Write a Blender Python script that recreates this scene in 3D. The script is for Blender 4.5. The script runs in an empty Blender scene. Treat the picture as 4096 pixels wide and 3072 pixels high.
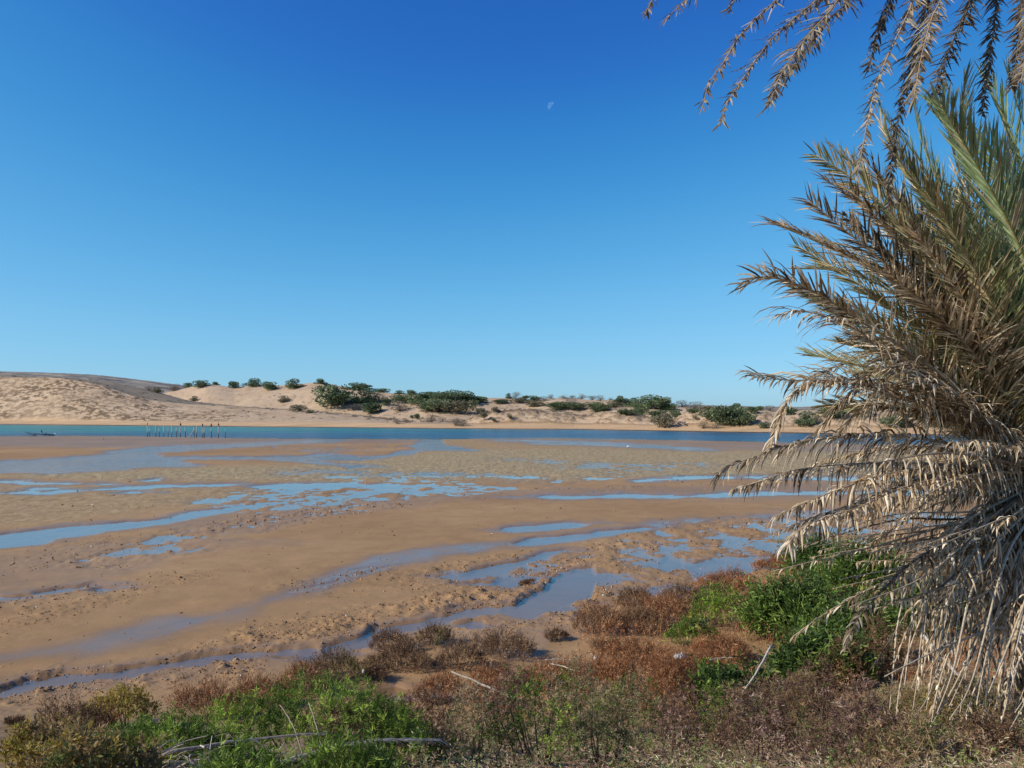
import bpy, math, random
import numpy as np
from mathutils import Vector, Matrix, Euler

sc = bpy.context.scene
COL = sc.collection

# ------------------------------------------------------------------ camera
FPX = 773.0            # focal length in pixels of a 1024 px wide frame
CAMH = 4.0
YH = 412.0             # image row of the horizon
PITCH = math.atan((YH - 384.0) / FPX)
cam_data = bpy.data.cameras.new('camera')
cam = bpy.data.objects.new('camera', cam_data)
COL.objects.link(cam)
cam_data.sensor_width = 36.0
cam_data.lens = FPX / 1024.0 * 36.0
cam_data.clip_start = 0.05
cam_data.clip_end = 12000.0
cam.location = (0, 0, CAMH)
cam.rotation_euler = (math.pi / 2 + PITCH, 0, 0)
sc.camera = cam

# ------------------------------------------------------------------ light
SUN_DIR = Vector((-0.84, -0.30, 0.60)).normalized()
elev = math.asin(SUN_DIR.z)
azim = math.atan2(SUN_DIR.x, SUN_DIR.y)          # clockwise from +Y
world = bpy.data.worlds.new('World')
sc.world = world
world.use_nodes = True
wn = world.node_tree
wn.nodes.clear()
sky = wn.nodes.new('ShaderNodeTexSky')
sky.sky_type = 'NISHITA'
sky.sun_disc = False
sky.sun_elevation = elev
sky.sun_rotation = azim
sky.altitude = 0
sky.air_density = 0.8
sky.dust_density = 0.5
sky.ozone_density = 10.0
# colour response of the photograph's deep blue sky, the same in every direction
pre = wn.nodes.new('ShaderNodeVectorMath'); pre.operation = 'SCALE'; pre.inputs['Scale'].default_value = 0.12
post = wn.nodes.new('ShaderNodeVectorMath'); post.operation = 'SCALE'; post.inputs['Scale'].default_value = 1 / 0.12
crv = wn.nodes.new('ShaderNodeRGBCurve')
RESP = [[(0.051, 0.021), (0.069, 0.040), (0.102, 0.098), (0.171, 0.205), (0.248, 0.285), (0.30, 0.335)],
        [(0.125, 0.138), (0.167, 0.24), (0.243, 0.385), (0.367, 0.535), (0.45, 0.60)],
        [(0.315, 0.50), (0.41, 0.62), (0.544, 0.745), (0.675, 0.84)]]
for ch in range(3):
    cc = crv.mapping.curves[ch]
    for p in RESP[ch]: cc.points.new(*p)
crv.mapping.update()
wn.links.new(sky.outputs[0], pre.inputs[0]); wn.links.new(pre.outputs[0], crv.inputs['Color'])
wn.links.new(crv.outputs[0], post.inputs[0])
bg = wn.nodes.new('ShaderNodeBackground')
bg.inputs['Strength'].default_value = 0.12
wo = wn.nodes.new('ShaderNodeOutputWorld')
wn.links.new(post.outputs[0], bg.inputs['Color'])
wn.links.new(bg.outputs[0], wo.inputs['Surface'])

sun_data = bpy.data.lights.new('sun', 'SUN')
sun_data.energy = 5.0
sun_data.angle = math.radians(0.5)
sun_data.color = (1.0, 0.925, 0.82)
sun = bpy.data.objects.new('sun', sun_data)
COL.objects.link(sun)
sun.rotation_euler = SUN_DIR.to_track_quat('Z', 'Y').to_euler()

sc.view_settings.view_transform = 'Standard'
sc.view_settings.look = 'None'
sc.view_settings.gamma = 1.0
sc.view_settings.use_curve_mapping = False
sc.view_settings.exposure = 0.0

# ------------------------------------------------------------------ projection helpers
CT, ST = math.cos(PITCH), math.sin(PITCH)

def ray(sx, sy):
    """direction of the sight line through photograph point (4096 px grid)"""
    a = (sx / 4.0 - 512.0) / FPX
    b = (384.0 - sy / 4.0) / FPX
    return np.array([a, CT - b * ST, ST + b * CT])

def at_depth(sx, sy, d):
    r = ray(sx, sy)
    t = d / r[1]
    return Vector((r[0] * t, d, CAMH + r[2] * t))

def proj(x, y, z):
    """world arrays to survey coordinates (4096 px grid)"""
    zz = z - CAMH
    dep = y * CT + zz * ST
    up = -y * ST + zz * CT
    u = 512 + FPX * x / dep
    v = 384 - FPX * up / dep
    return u * 4, v * 4

# ------------------------------------------------------------------ noise
_rs = np.random.RandomState(7)
_T = _rs.rand(256, 256)

def vn(x, y, seed=0):
    x = np.asarray(x, dtype=float) + seed * 17.31
    y = np.asarray(y, dtype=float) + seed * 9.77
    ix = np.floor(x).astype(int); iy = np.floor(y).astype(int)
    fx = x - ix; fy = y - iy
    fx = fx * fx * (3 - 2 * fx); fy = fy * fy * (3 - 2 * fy)
    x0 = ix & 255; x1 = (ix + 1) & 255; y0 = iy & 255; y1 = (iy + 1) & 255
    a = _T[x0, y0]; b = _T[x1, y0]; c = _T[x0, y1]; d = _T[x1, y1]
    return (a + (b - a) * fx) * (1 - fy) + (c + (d - c) * fx) * fy

def fbm(x, y, oc=4, seed=0, gain=0.5):
    s = 0; amp = 1; tot = 0; f = 1
    for k in range(oc):
        # rotate each octave so that no axis shows
        c, n = math.cos(k * 1.1), math.sin(k * 1.1)
        s = s + amp * vn((x * c - y * n) * f, (x * n + y * c) * f, seed + k * 3)
        tot += amp; amp *= gain; f *= 2.03
    return s / tot

def sstep(a, b, x):
    t = np.clip((x - a) / (b - a), 0, 1)
    return t * t * (3 - 2 * t)

# ------------------------------------------------------------------ mesh and object helpers
def new_mesh(name, V, F, mat, attrs=None, smooth=False):
    V = np.asarray(V, dtype=np.float32); F = np.asarray(F, dtype=np.int32)
    m = bpy.data.meshes.new(name)
    n, k = F.shape
    m.vertices.add(len(V)); m.vertices.foreach_set('co', V.ravel())
    m.loops.add(n * k); m.loops.foreach_set('vertex_index', F.ravel())
    m.polygons.add(n)
    m.polygons.foreach_set('loop_start', np.arange(0, n * k, k, dtype=np.int32))
    m.polygons.foreach_set('loop_total', np.full(n, k, dtype=np.int32))
    m.polygons.foreach_set('use_smooth', np.full(n, bool(smooth)))
    for an, av in (attrs or {}).items():
        av = np.asarray(av, dtype=np.float32)
        if av.ndim == 2:
            if av.shape[1] == 3:
                av = np.hstack([av, np.ones((len(av), 1), np.float32)])
            a = m.attributes.new(an, 'FLOAT_COLOR', 'POINT'); a.data.foreach_set('color', av.ravel())
        else:
            a = m.attributes.new(an, 'FLOAT', 'POINT'); a.data.foreach_set('value', av)
    m.update(calc_edges=True)
    if mat: m.materials.append(mat)
    return m

def link(name, mesh, parent=None, loc=None):
    o = bpy.data.objects.new(name, mesh)
    COL.objects.link(o)
    if parent is not None: o.parent = parent
    if loc is not None: o.location = loc
    return o

def tag(o, label=None, cat=None, group=None, kind=None):
    if label: o['label'] = label
    if cat: o['category'] = cat
    if group: o['group'] = group
    if kind: o['kind'] = kind
    return o

def thing(name, loc, label, cat, group=None, rotz=0.0):
    o = bpy.data.objects.new(name, None)
    COL.objects.link(o)
    o.empty_display_size = 0.2
    o.location = loc; o.rotation_euler = (0, 0, rotz)
    return tag(o, label, cat, group)

def grid_faces(nr, nc):
    i = np.arange(nr - 1)[:, None] * nc + np.arange(nc - 1)[None, :]
    return np.stack([i, i + 1, i + nc + 1, i + nc], -1).reshape(-1, 4)

class Soup:
    """collects pieces of mesh with a colour per vertex"""
    def __init__(self): self.V = []; self.F = []; self.C = []; self.n = 0
    def add(self, V, F, C=None):
        V = np.asarray(V, float)
        F = np.asarray(F, int)
        if F.shape[1] == 3: F = np.hstack([F, F[:, 2:3]])
        self.V.append(V); self.F.append(F + self.n); self.n += len(V)
        if C is None: C = (0.5, 0.5, 0.5)
        C = np.asarray(C, float)
        if C.ndim == 1: C = np.tile(C, (len(V), 1))
        self.C.append(C)
    def mesh(self, name, mat, smooth=False):
        V = np.vstack(self.V); F = np.vstack(self.F); C = np.vstack(self.C)
        m = bpy.data.meshes.new(name)
        tri = F[:, 2] == F[:, 3]
        cnt = np.where(tri, 3, 4)
        keep = np.ones(F.shape, bool); keep[tri, 3] = False
        idx = F[keep]
        st = np.concatenate([[0], np.cumsum(cnt)[:-1]]).astype(np.int32)
        m.vertices.add(len(V)); m.vertices.foreach_set('co', V.astype(np.float32).ravel())
        m.loops.add(len(idx)); m.loops.foreach_set('vertex_index', idx.astype(np.int32))
        m.polygons.add(len(F)); m.polygons.foreach_set('loop_start', st)
        m.polygons.foreach_set('loop_total', cnt.astype(np.int32))
        m.polygons.foreach_set('use_smooth', np.full(len(F), bool(smooth)))
        a = m.attributes.new('tint', 'FLOAT_COLOR', 'POINT')
        a.data.foreach_set('color', np.hstack([C, np.ones((len(C), 1))]).astype(np.float32).ravel())
        m.update(calc_edges=True)
        m.materials.append(mat)
        return m

def unit(a):
    return a / np.maximum(np.linalg.norm(a, axis=-1, keepdims=True), 1e-9)

def blades(P, D, L, W, rs, wide=0.45):
    """diamond shaped blades: base, two shoulders, tip"""
    n = len(P)
    D = unit(D)
    R = unit(rs.normal(size=(n, 3)))
    S = unit(np.cross(D, R))
    L = np.broadcast_to(np.asarray(L, float), (n,))[:, None]
    W = np.broadcast_to(np.asarray(W, float), (n,))[:, None]
    mid = P + D * L * wide
    V = np.stack([P, mid + S * W, P + D * L, mid - S * W], 1).reshape(-1, 3)
    F = np.arange(n * 4).reshape(-1, 4)
    return V, F

def tube(pts, radii, ns=6, cap=True, rough=0.0, rs=None):
    pts = np.asarray(pts, float); n = len(pts)
    radii = np.broadcast_to(np.asarray(radii, float), (n,))
    T = np.gradient(pts, axis=0); T = unit(T)
    ref = np.array([0.13, 0.21, 1.0]) if abs(T[0][2]) < 0.9 else np.array([1.0, 0.2, 0.1])
    A = unit(np.cross(T, ref)); B = np.cross(T, A)
    ang = np.linspace(0, 2 * math.pi, ns, endpoint=False)
    V = pts[:, None, :] + radii[:, None, None] * (np.cos(ang)[None, :, None] * A[:, None, :] + np.sin(ang)[None, :, None] * B[:, None, :])
    if rough and rs is not None:
        V = V + rs.normal(size=V.shape) * rough
    V = V.reshape(-1, 3)
    F = []
    for i in range(n - 1):
        for j in range(ns):
            k = (j + 1) % ns
            F.append((i * ns + j, i * ns + k, (i + 1) * ns + k, (i + 1) * ns + j))
    if cap:
        V = np.vstack([V, pts[0], pts[-1]])
        a, b = len(V) - 2, len(V) - 1
        for j in range(ns):
            k = (j + 1) % ns
            F.append((a, k, j, j)); F.append((b, (n - 1) * ns + j, (n - 1) * ns + k, (n - 1) * ns + k))
    return V, np.array(F)

def spline(pts, n):
    """Catmull-Rom through the points, n samples evenly spaced by length"""
    P = np.asarray(pts, float)
    if len(P) == 2:
        t = np.linspace(0, 1, n)[:, None]
        return P[0] + (P[1] - P[0]) * t
    Q = np.vstack([2 * P[0] - P[1], P, 2 * P[-1] - P[-2]])
    out = []
    for i in range(1, len(Q) - 2):
        t = np.linspace(0, 1, 12, endpoint=False)[:, None]
        a, b, c, d = Q[i - 1], Q[i], Q[i + 1], Q[i + 2]
        out.append(0.5 * ((2 * b) + (-a + c) * t + (2 * a - 5 * b + 4 * c - d) * t ** 2 + (-a + 3 * b - 3 * c + d) * t ** 3))
    out = np.vstack(out + [P[-1:]])
    s = np.concatenate([[0], np.cumsum(np.linalg.norm(np.diff(out, axis=0), axis=1))])
    q = np.linspace(0, s[-1], n)
    return np.stack([np.interp(q, s, out[:, k]) for k in range(3)], 1)

# ------------------------------------------------------------------ materials
class NT:
    def __init__(self, name):
        self.m = bpy.data.materials.new(name); self.m.use_nodes = True
        self.t = self.m.node_tree; self.t.nodes.clear()
        self.out = self.t.nodes.new('ShaderNodeOutputMaterial')
    def n(self, typ, **kw):
        nd = self.t.nodes.new(typ)
        for k, v in kw.items():
            if k.startswith('i_'):
                nm = k[2:]
                nd.inputs[int(nm) if nm.isdigit() else nm.replace('_', ' ')].default_value = v
            else: setattr(nd, k, v)
        return nd
    def l(self, a, b): self.t.links.new(a, b)
    def attr(self, name): return self.n('ShaderNodeAttribute', attribute_name=name)
    def noise(self, scale, detail=4, rough=0.6, vec=None, dist=0.0):
        nd = self.n('ShaderNodeTexNoise')
        nd.inputs['Scale'].default_value = scale; nd.inputs['Detail'].default_value = detail
        nd.inputs['Roughness'].default_value = rough; nd.inputs['Distortion'].default_value = dist
        if vec: self.l(vec, nd.inputs['Vector'])
        return nd.outputs['Fac']
    def ramp(self, fac, stops):
        r = self.n('ShaderNodeValToRGB')
        e = r.color_ramp.elements
        e[0].position = stops[0][0]; e[1].position = stops[-1][0]
        def c4(c): return (c[0], c[1], c[2], 1) if not np.isscalar(c) else (c, c, c, 1)
        e[0].color = c4(stops[0][1]); e[1].color = c4(stops[-1][1])
        for p, c in stops[1:-1]:
            k = e.new(p); k.color = c4(c)
        self.l(fac, r.inputs[0]); return r.outputs[0]
    def mix(self, fac, a, b, mode='MIX'):
        nd = self.n('ShaderNodeMix', data_type='RGBA', blend_type=mode)
        for s, x in ((0, fac), (6, a), (7, b)):
            if isinstance(x, (int, float)): nd.inputs[s].default_value = x if s == 0 else (x, x, x, 1)
            elif isinstance(x, tuple): nd.inputs[s].default_value = (*x, 1)
            else: self.l(x, nd.inputs[s])
        return nd.outputs[2]
    def math(self, op, a, b=0.0, clamp=False):
        nd = self.n('ShaderNodeMath', operation=op); nd.use_clamp = clamp
        for s, x in ((0, a), (1, b)):
            if isinstance(x, (int, float)): nd.inputs[s].default_value = x
            else: self.l(x, nd.inputs[s])
        return nd.outputs[0]
    def coords(self, scale=(1, 1, 1), obj=False):
        tc = self.n('ShaderNodeTexCoord'); mp = self.n('ShaderNodeMapping')
        mp.inputs['Scale'].default_value = scale
        self.l(tc.outputs['Object'], mp.inputs['Vector']); return mp.outputs[0]
    def bsdf(self, color, rough=0.8, spec=0.3, bump=None, bstr=0.3, bdist=0.02):
        b = self.n('ShaderNodeBsdfPrincipled')
        for nm, x in (('Base Color', color), ('Roughness', rough), ('Specular IOR Level', spec)):
            if isinstance(x, tuple): b.inputs[nm].default_value = (*x, 1)
            elif isinstance(x, (int, float)): b.inputs[nm].default_value = x
            else: self.l(x, b.inputs[nm])
        if bump is not None:
            bp = self.n('ShaderNodeBump'); bp.inputs['Strength'].default_value = bstr
            bp.inputs['Distance'].default_value = bdist
            self.l(bump, bp.inputs['Height']); self.l(bp.outputs[0], b.inputs['Normal'])
        return b
    def done(self, sh):
        self.l(sh.outputs[0], self.out.inputs['Surface']); return self.m

def foliage_mat(name, transl=0.25, rough=0.75, nscale=9.0, var=0.35):
    """colour comes with the leaf; a little mottling and light through the blade"""
    t = NT(name)
    a = t.attr('tint')
    nz = t.noise(nscale, 3, 0.6, t.coords())
    f = t.ramp(nz, [(0.3, 1 - var), (0.7, 1 + var)])
    c = t.mix(1.0, a.outputs['Color'], f, 'MULTIPLY')
    b = t.bsdf(c, rough, 0.25)
    tr = t.n('ShaderNodeBsdfTranslucent'); t.l(c, tr.inputs['Color'])
    mx = t.n('ShaderNodeMixShader'); mx.inputs[0].default_value = transl
    t.l(b.outputs[0], mx.inputs[1]); t.l(tr.outputs[0], mx.inputs[2])
    return t.done(mx)

M_leaf = foliage_mat('green_foliage', 0.3, 0.6)
M_dry = foliage_mat('dry_foliage', 0.18, 0.85)
M_far = foliage_mat('tree_foliage', 0.15, 0.8, 0.35, 0.3)
M_palm = foliage_mat('palm_leaflet', 0.33, 0.55, 14, 0.25)

def wood_mat(name, sc_=30.0):
    t = NT(name)
    a = t.attr('tint')
    v = t.coords((1, 1, 0.18))
    nz = t.noise(sc_, 5, 0.65, v)
    f = t.ramp(nz, [(0.25, 0.5), (0.55, 1.0), (0.8, 1.25)])
    c = t.mix(1.0, a.outputs['Color'], f, 'MULTIPLY')
    return t.done(t.bsdf(c, 0.85, 0.2, nz, 0.4, 0.01))
M_wood = wood_mat('weathered_wood')

def make_flat_mat():
    t = NT('tidal_mud')
    v = t.coords()
    wet = t.attr('wet').outputs['Fac']; rip = t.attr('rip').outputs['Fac']
    soil = t.attr('soil').outputs['Fac']; lump = t.attr('lump').outputs['Fac']
    hgt = t.attr('hgt').outputs['Fac']
    big = t.noise(0.12, 5, 0.6, v)
    base = t.ramp(big, [(0.3, (0.29, 0.172, 0.082)), (0.5, (0.335, 0.203, 0.100)), (0.7, (0.39, 0.245, 0.126))])
    # far rippled sand: grey olive crests with algae over brown hollows
    rn = t.noise(1.0, 5, 0.65, t.coords((4.2, 1.6, 1)), 1.0)
    rc = t.ramp(rn, [(0.38, (0.23, 0.16, 0.088)), (0.48, (0.33, 0.24, 0.13)), (0.62, (0.43, 0.34, 0.19))])
    c = t.mix(rip, base, rc)
    mid = t.noise(1.3, 6, 0.7, v)
    c = t.mix(1.0, c, t.ramp(mid, [(0.3, 0.86), (0.7, 1.12)]), 'MULTIPLY')
    # dark algae and grit specks
    sp = t.noise(7.0, 4, 0.75, t.coords((1, 0.6, 1)))
    spk = t.ramp(sp, [(0.66, 0.0), (0.74, 1.0)])
    spm = t.math('MULTIPLY', spk, t.math('ADD', t.math('MULTIPLY', lump, 0.6), 0.28), True)
    c = t.mix(spm, c, (0.13, 0.075, 0.038))
    fine = t.noise(45.0, 4, 0.7, v)
    c = t.mix(1.0, c, t.ramp(fine, [(0.3, 0.88), (0.7, 1.1)]), 'MULTIPLY')
    # wet mud is darker and cooler
    wc = t.mix(1.0, c, (0.74, 0.74, 0.76), 'MULTIPLY')
    c = t.mix(wet, c, wc)
    sc2 = t.ramp(t.noise(2.5, 5, 0.7, v), [(0.3, (0.20, 0.125, 0.07)), (0.7, (0.36, 0.24, 0.14))])
    c = t.mix(soil, c, sc2)
    rough = t.math('ADD', t.math('MULTIPLY', wet, -0.55), 0.80)
    rough = t.math('ADD', rough, t.math('MULTIPLY', t.math('SUBTRACT', mid, 0.5), 0.35), True)
    bsum = t.math('ADD', t.math('MULTIPLY', fine, 0.25), t.math('MULTIPLY', t.noise(9.0, 6, 0.7, v), 1.0))
    dry = t.math('SUBTRACT', 1.0, t.math('MULTIPLY', wet, 0.9))
    bm = t.math('MULTIPLY', bsum, dry)
    bm = t.math('ADD', bm, t.math('MULTIPLY', t.math('MULTIPLY', rn, rip), 7.0))
    dryv = t.ramp(t.math('ADD', t.math('MULTIPLY', hgt, 10.0), 0.5, True), [(0.42, 0.0), (0.5, 1.0)])
    spec = t.math('ADD', t.math('MULTIPLY', t.math('MULTIPLY', wet, dryv), 0.26), 0.05)
    b = t.bsdf(c, rough, spec, bm, 0.55, 0.012)
    return t.done(b)
M_flat = make_flat_mat()

def make_water_mat():
    t = NT('estuary_water')
    dep = t.attr('depth').outputs['Fac']; chop = t.attr('chop').outputs['Fac']
    tc = t.coords((1, 0.35, 1))
    rip = t.math('ADD', t.noise(1.4, 4, 0.6, tc), t.math('MULTIPLY', t.noise(0.35, 3, 0.5, tc), 1.6))
    bp = t.n('ShaderNodeBump'); bp.inputs['Distance'].default_value = 0.16
    t.l(chop, bp.inputs['Strength']); t.l(rip, bp.inputs['Height'])
    lw = t.n('ShaderNodeLayerWeight'); lw.inputs['Blend'].default_value = 0.5
    t.l(bp.outputs[0], lw.inputs['Normal'])
    frs = t.math('ADD', t.math('MULTIPLY', t.math('POWER', lw.outputs['Facing'], 4.6), 0.95), 0.03, True)
    gl = t.n('ShaderNodeBsdfGlossy'); gl.inputs['Color'].default_value = (0.95, 0.93, 0.90, 1)
    t.l(t.math('ADD', t.math('MULTIPLY', chop, 0.14), 0.03), gl.inputs['Roughness'])
    t.l(bp.outputs[0], gl.inputs['Normal'])
    tr = t.n('ShaderNodeBsdfTransparent')
    t.l(t.ramp(dep, [(0.0, (0.97, 0.96, 0.95)), (0.06, (0.93, 0.92, 0.91)), (0.3, (0.40, 0.45, 0.47))]), tr.inputs['Color'])
    df = t.n('ShaderNodeBsdfDiffuse')
    teal = t.attr('teal').outputs['Fac']
    body = t.mix(teal, (0.035, 0.115, 0.19), (0.035, 0.22, 0.22))
    wn_ = t.ramp(t.noise(0.09, 4, 0.6, t.coords((0.4, 1, 1))), [(0.3, 0.75), (0.7, 1.2)])
    t.l(t.mix(1.0, body, wn_, 'MULTIPLY'), df.inputs['Color'])
    m1 = t.n('ShaderNodeMixShader')
    t.l(t.ramp(dep, [(0.12, 0.0), (0.7, 0.97)]), m1.inputs[0])
    t.l(tr.outputs[0], m1.inputs[1]); t.l(df.outputs[0], m1.inputs[2])
    m2 = t.n('ShaderNodeMixShader')
    fac = t.math('MULTIPLY', frs, t.ramp(dep, [(0.2, 1.0), (0.8, 0.5)]))
    fac = t.math('MULTIPLY', fac, t.math('SUBTRACT', 1.0, t.math('MULTIPLY', chop, 0.38)))
    t.l(fac, m2.inputs[0]); t.l(m1.outputs[0], m2.inputs[1]); t.l(gl.outputs[0], m2.inputs[2])
    return t.done(m2)
M_water = make_water_mat()

def make_dune_mat():
    t = NT('dune_sand')
    v = t.coords()
    scrub = t.attr('scrub').outputs['Fac']; grey = t.attr('grey').outputs['Fac']
    far = t.attr('far').outputs['Fac']; beach = t.attr('beach').outputs['Fac']; edge = t.attr('edge').outputs['Fac']
    c = t.ramp(t.noise(0.05, 5, 0.6, v), [(0.3, (0.44, 0.31, 0.195)), (0.7, (0.54, 0.39, 0.255))])
    c = t.mix(1.0, c, t.ramp(t.noise(0.8, 5, 0.7, v), [(0.3, 0.86), (0.7, 1.08)]), 'MULTIPLY')
    sp = t.ramp(t.noise(0.55, 5, 0.7, t.coords((1, 1, 2.5))), [(0.58, 0.0), (0.68, 1.0)])
    c = t.mix(t.math('MULTIPLY', sp, 0.35), c, (0.33, 0.25, 0.15))
    c = t.mix(scrub, c, (0.17, 0.115, 0.068))
    gc = t.ramp(t.noise(0.5, 5, 0.75, v), [(0.3, (0.185, 0.145, 0.10)), (0.7, (0.30, 0.235, 0.165))])
    c = t.mix(grey, c, gc)
    fc = t.ramp(t.noise(0.07, 6, 0.75, t.coords((0.4, 1, 1))), [(0.42, (0.11, 0.105, 0.10)), (0.50, (0.22, 0.19, 0.15)), (0.60, (0.44, 0.36, 0.27))])
    c = t.mix(far, c, fc)
    bc = t.ramp(t.noise(0.3, 4, 0.6, t.coords((0.1, 1, 1))), [(0.3, (0.44, 0.28, 0.15)), (0.7, (0.58, 0.39, 0.22))])
    c = t.mix(beach, c, bc)
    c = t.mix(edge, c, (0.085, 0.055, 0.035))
    return t.done(t.bsdf(c, 0.9, 0.15, t.noise(1.6, 6, 0.7, v), 0.6, 0.5))
M_dune = make_dune_mat()

# ------------------------------------------------------------------ survey of the tidal flat
def strip(sx, sy, pts):
    """signed distance (survey px, vertical) inside a strip (x, top, bottom)"""
    p = np.array(pts, float)
    yt = np.interp(sx, p[:, 0], p[:, 1]); yb = np.interp(sx, p[:, 0], p[:, 2])
    s = np.minimum(sy - yt, yb - sy)
    s = s - np.maximum(0, p[0, 0] - sx) * 0.12 - np.maximum(0, sx - p[-1, 0]) * 0.12
    return s

RIVER_FAR = [(-1200, 1692), (0, 1695), (700, 1702), (1400, 1708), (1750, 1712), (2300, 1715), (2650, 1721), (3000, 1727), (3600, 1735), (4300, 1742), (5200, 1750)]
RIVER_NEAR = [(-1200, 1750), (0, 1746), (500, 1745), (800, 1751), (1200, 1757), (1650, 1757), (1800, 1757), (2200, 1753), (2400, 1757), (2700, 1760), (3100, 1770), (3600, 1778), (4300, 1785), (5200, 1792)]

POOLS = [  # clear water
 [(440,1807,1812),(600,1787,1812),(850,1780,1795),(1150,1764,1776),(1350,1757,1769)],
 [(-900,1860,1900),(0,1846,1893),(200,1838,1892),(400,1822,1882),(500,1801,1877),(590,1806,1870),(640,1824,1870),(700,1838,1869),(770,1858,1866),(800,1861,1864)],
 [(600,1828,1836),(800,1829,1836),(980,1830,1837),(1080,1834,1841),(1200,1842,1850),(1330,1853,1861),(1400,1863,1869),(1520,1868,1872)],
 [(1040,1830,1833),(1100,1828,1838),(1200,1826,1843),(1260,1819,1842),(1350,1818,1841),(1450,1825,1839),(1550,1823,1831),(1590,1808,1822),(1650,1801,1817),(1672,1800,1806)],
 [(1645,1782,1788),(1665,1772,1797),(1700,1762,1800),(1760,1756,1800),(1780,1780,1801),(1880,1797,1804)],
 [(-600,1915,1925),(0,1925,1932),(110,1925,1938),(200,1934,1940),(310,1936,1939)],
 [(100,1957,1960),(140,1950,1961),(200,1949,1960),(275,1955,1958)],
 [(368,1937,1941),(400,1933,1942),(445,1936,1941)],
 [(588,1923,1926),(620,1920,1928),(652,1922,1926)],
 [(-600,1985,1997),(0,1970,1976),(200,1962,1975),(400,1955,1964),(600,1939,1953),(800,1934,1950),(900,1934,1943),(985,1935,1938)],
 [(472,1971,1974),(530,1967,1976),(600,1969,1972)],
 [(-600,2260,2330),(0,2138,2195),(170,2126,2173),(250,2114,2150),(400,2098,2131),(600,2078,2108),(760,2054,2080),(880,2036,2056),(1000,2020,2030)],
 [(1030,1942,1950),(1200,1936,1956),(1420,1934,1950),(1560,1938,1946)],
 [(2130,1771,1776),(2400,1774,1782),(2700,1787,1799),(2870,1801,1804)],
 [(2000,1760,1763),(2200,1763,1770),(2500,1771,1775)],
 [(2560,1920,1924),(2640,1914,1924),(2800,1905,1916),(2950,1906,1914),(3300,1911,1919),(3600,1914,1922),(4300,1920,1930)],
 [(2050,1990,1993),(2200,1983,1994),(2500,1978,1997),(2780,1980,1991),(2900,1970,1988),(3100,1967,1984),(3400,1964,1980),(4300,1960,1976)],
 [(175,2370,2375),(250,2356,2371),(320,2346,2360),(385,2336,2346)],
 [(362,2365,2369),(410,2352,2371),(462,2352,2358)],
 [(-300,2380,2410),(0,2386,2400),(90,2388,2392)],
 [(1990,2122,2127),(2050,2106,2132),(2150,2095,2128),(2250,2092,2116),(2380,2092,2100)],
 [(2060,2172,2182),(2150,2150,2180),(2300,2140,2165),(2450,2125,2142),(2570,2112,2118)],
 [(1840,2305,2315),(1920,2282,2306),(2000,2262,2290),(2100,2236,2262),(2180,2208,2240),(2250,2200,2212)],
 [(1972,2334,2342),(2010,2316,2346),(2080,2306,2345),(2150,2303,2322),(2165,2305,2312)],
 [(1250,2620,2655),(1300,2586,2634),(1427,2552,2596),(1509,2508,2580),(1616,2496,2532),(1743,2471,2506),(1870,2446,2470),(1996,2432,2456),(2060,2419,2478),(2123,2382,2487),(2186,2356,2453),(2218,2302,2438),(2249,2282,2424),(2344,2268,2398),(2370,2266,2384),(2385,2290,2330)],
 [(2195,2436,2446),(2230,2420,2450),(2280,2418,2446),(2305,2424,2436)],
 [(-400,2850,2960),(0,2757,2812),(127,2725,2766),(253,2706,2740),(380,2696,2722),(538,2671,2708),(680,2650,2672)],
 [(680,2648,2668),(900,2622,2640),(1100,2600,2626),(1260,2590,2640)],
 [(2600,2352,2368),(2640,2340,2380),(2690,2336,2374),(2715,2350,2360)],
 [(2760,2268,2276),(2800,2256,2300),(2860,2244,2316),(2940,2240,2312),(3000,2262,2290),(3020,2272,2280)],
 [(3040,2228,2236),(3070,2220,2250),(3105,2232,2244)],
 [(2630,2262,2272),(2670,2238,2296),(2720,2246,2276),(2740,2256,2262)],
 [(1858,2494,2512),(1885,2486,2524),(1930,2486,2520),(1946,2498,2508)],
 [(1520,2762,2790),(1580,2750,2800),(1650,2768,2794)],
 [(3300,2120,2126),(3450,2112,2132),(3520,2118,2126)],
]
BRAID = [  # (coverage, cell, strip)
 (0.56, 0.36, [(1090,1886,1898),(1250,1876,1904),(1400,1878,1912),(1600,1884,1924),(1900,1892,1926),(2180,1906,1920)]),
 (0.44, 0.4, [(1980,1828,1836),(2100,1832,1856),(2250,1840,1876),(2450,1852,1890),(2700,1850,1885),(2900,1850,1870)]),
 (0.55, 0.36, [(740,2000,2014),(850,1984,2040),(1000,1962,2056),(1150,1936,2050),(1400,1932,2044),(1600,1930,2010),(1800,1934,1985),(1990,1940,1972)]),
 (0.42, 0.30, [(560,2170,2184),(680,2130,2190),(850,2090,2150),(1000,2052,2120),(1200,2030,2086),(1330,2030,2060)]),
 (0.42, 0.28, [(280,2252,2266),(420,2222,2264),(560,2200,2240),(680,2186,2216)]),
 (0.38, 0.5, [(2210,1924,1934),(2300,1908,1934),(2420,1904,1922),(2520,1902,1912)]),
 (0.42, 0.34, [(2360,2210,2360),(2480,2150,2400),(2650,2110,2420),(2850,2070,2340),(3050,2050,2260),(3300,2050,2200),(3700,2040,2140)]),
 (0.30, 0.9, [(700,1776,1800),(1000,1772,1792),(1300,1790,1812),(1600,1772,1800)]),
]
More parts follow.
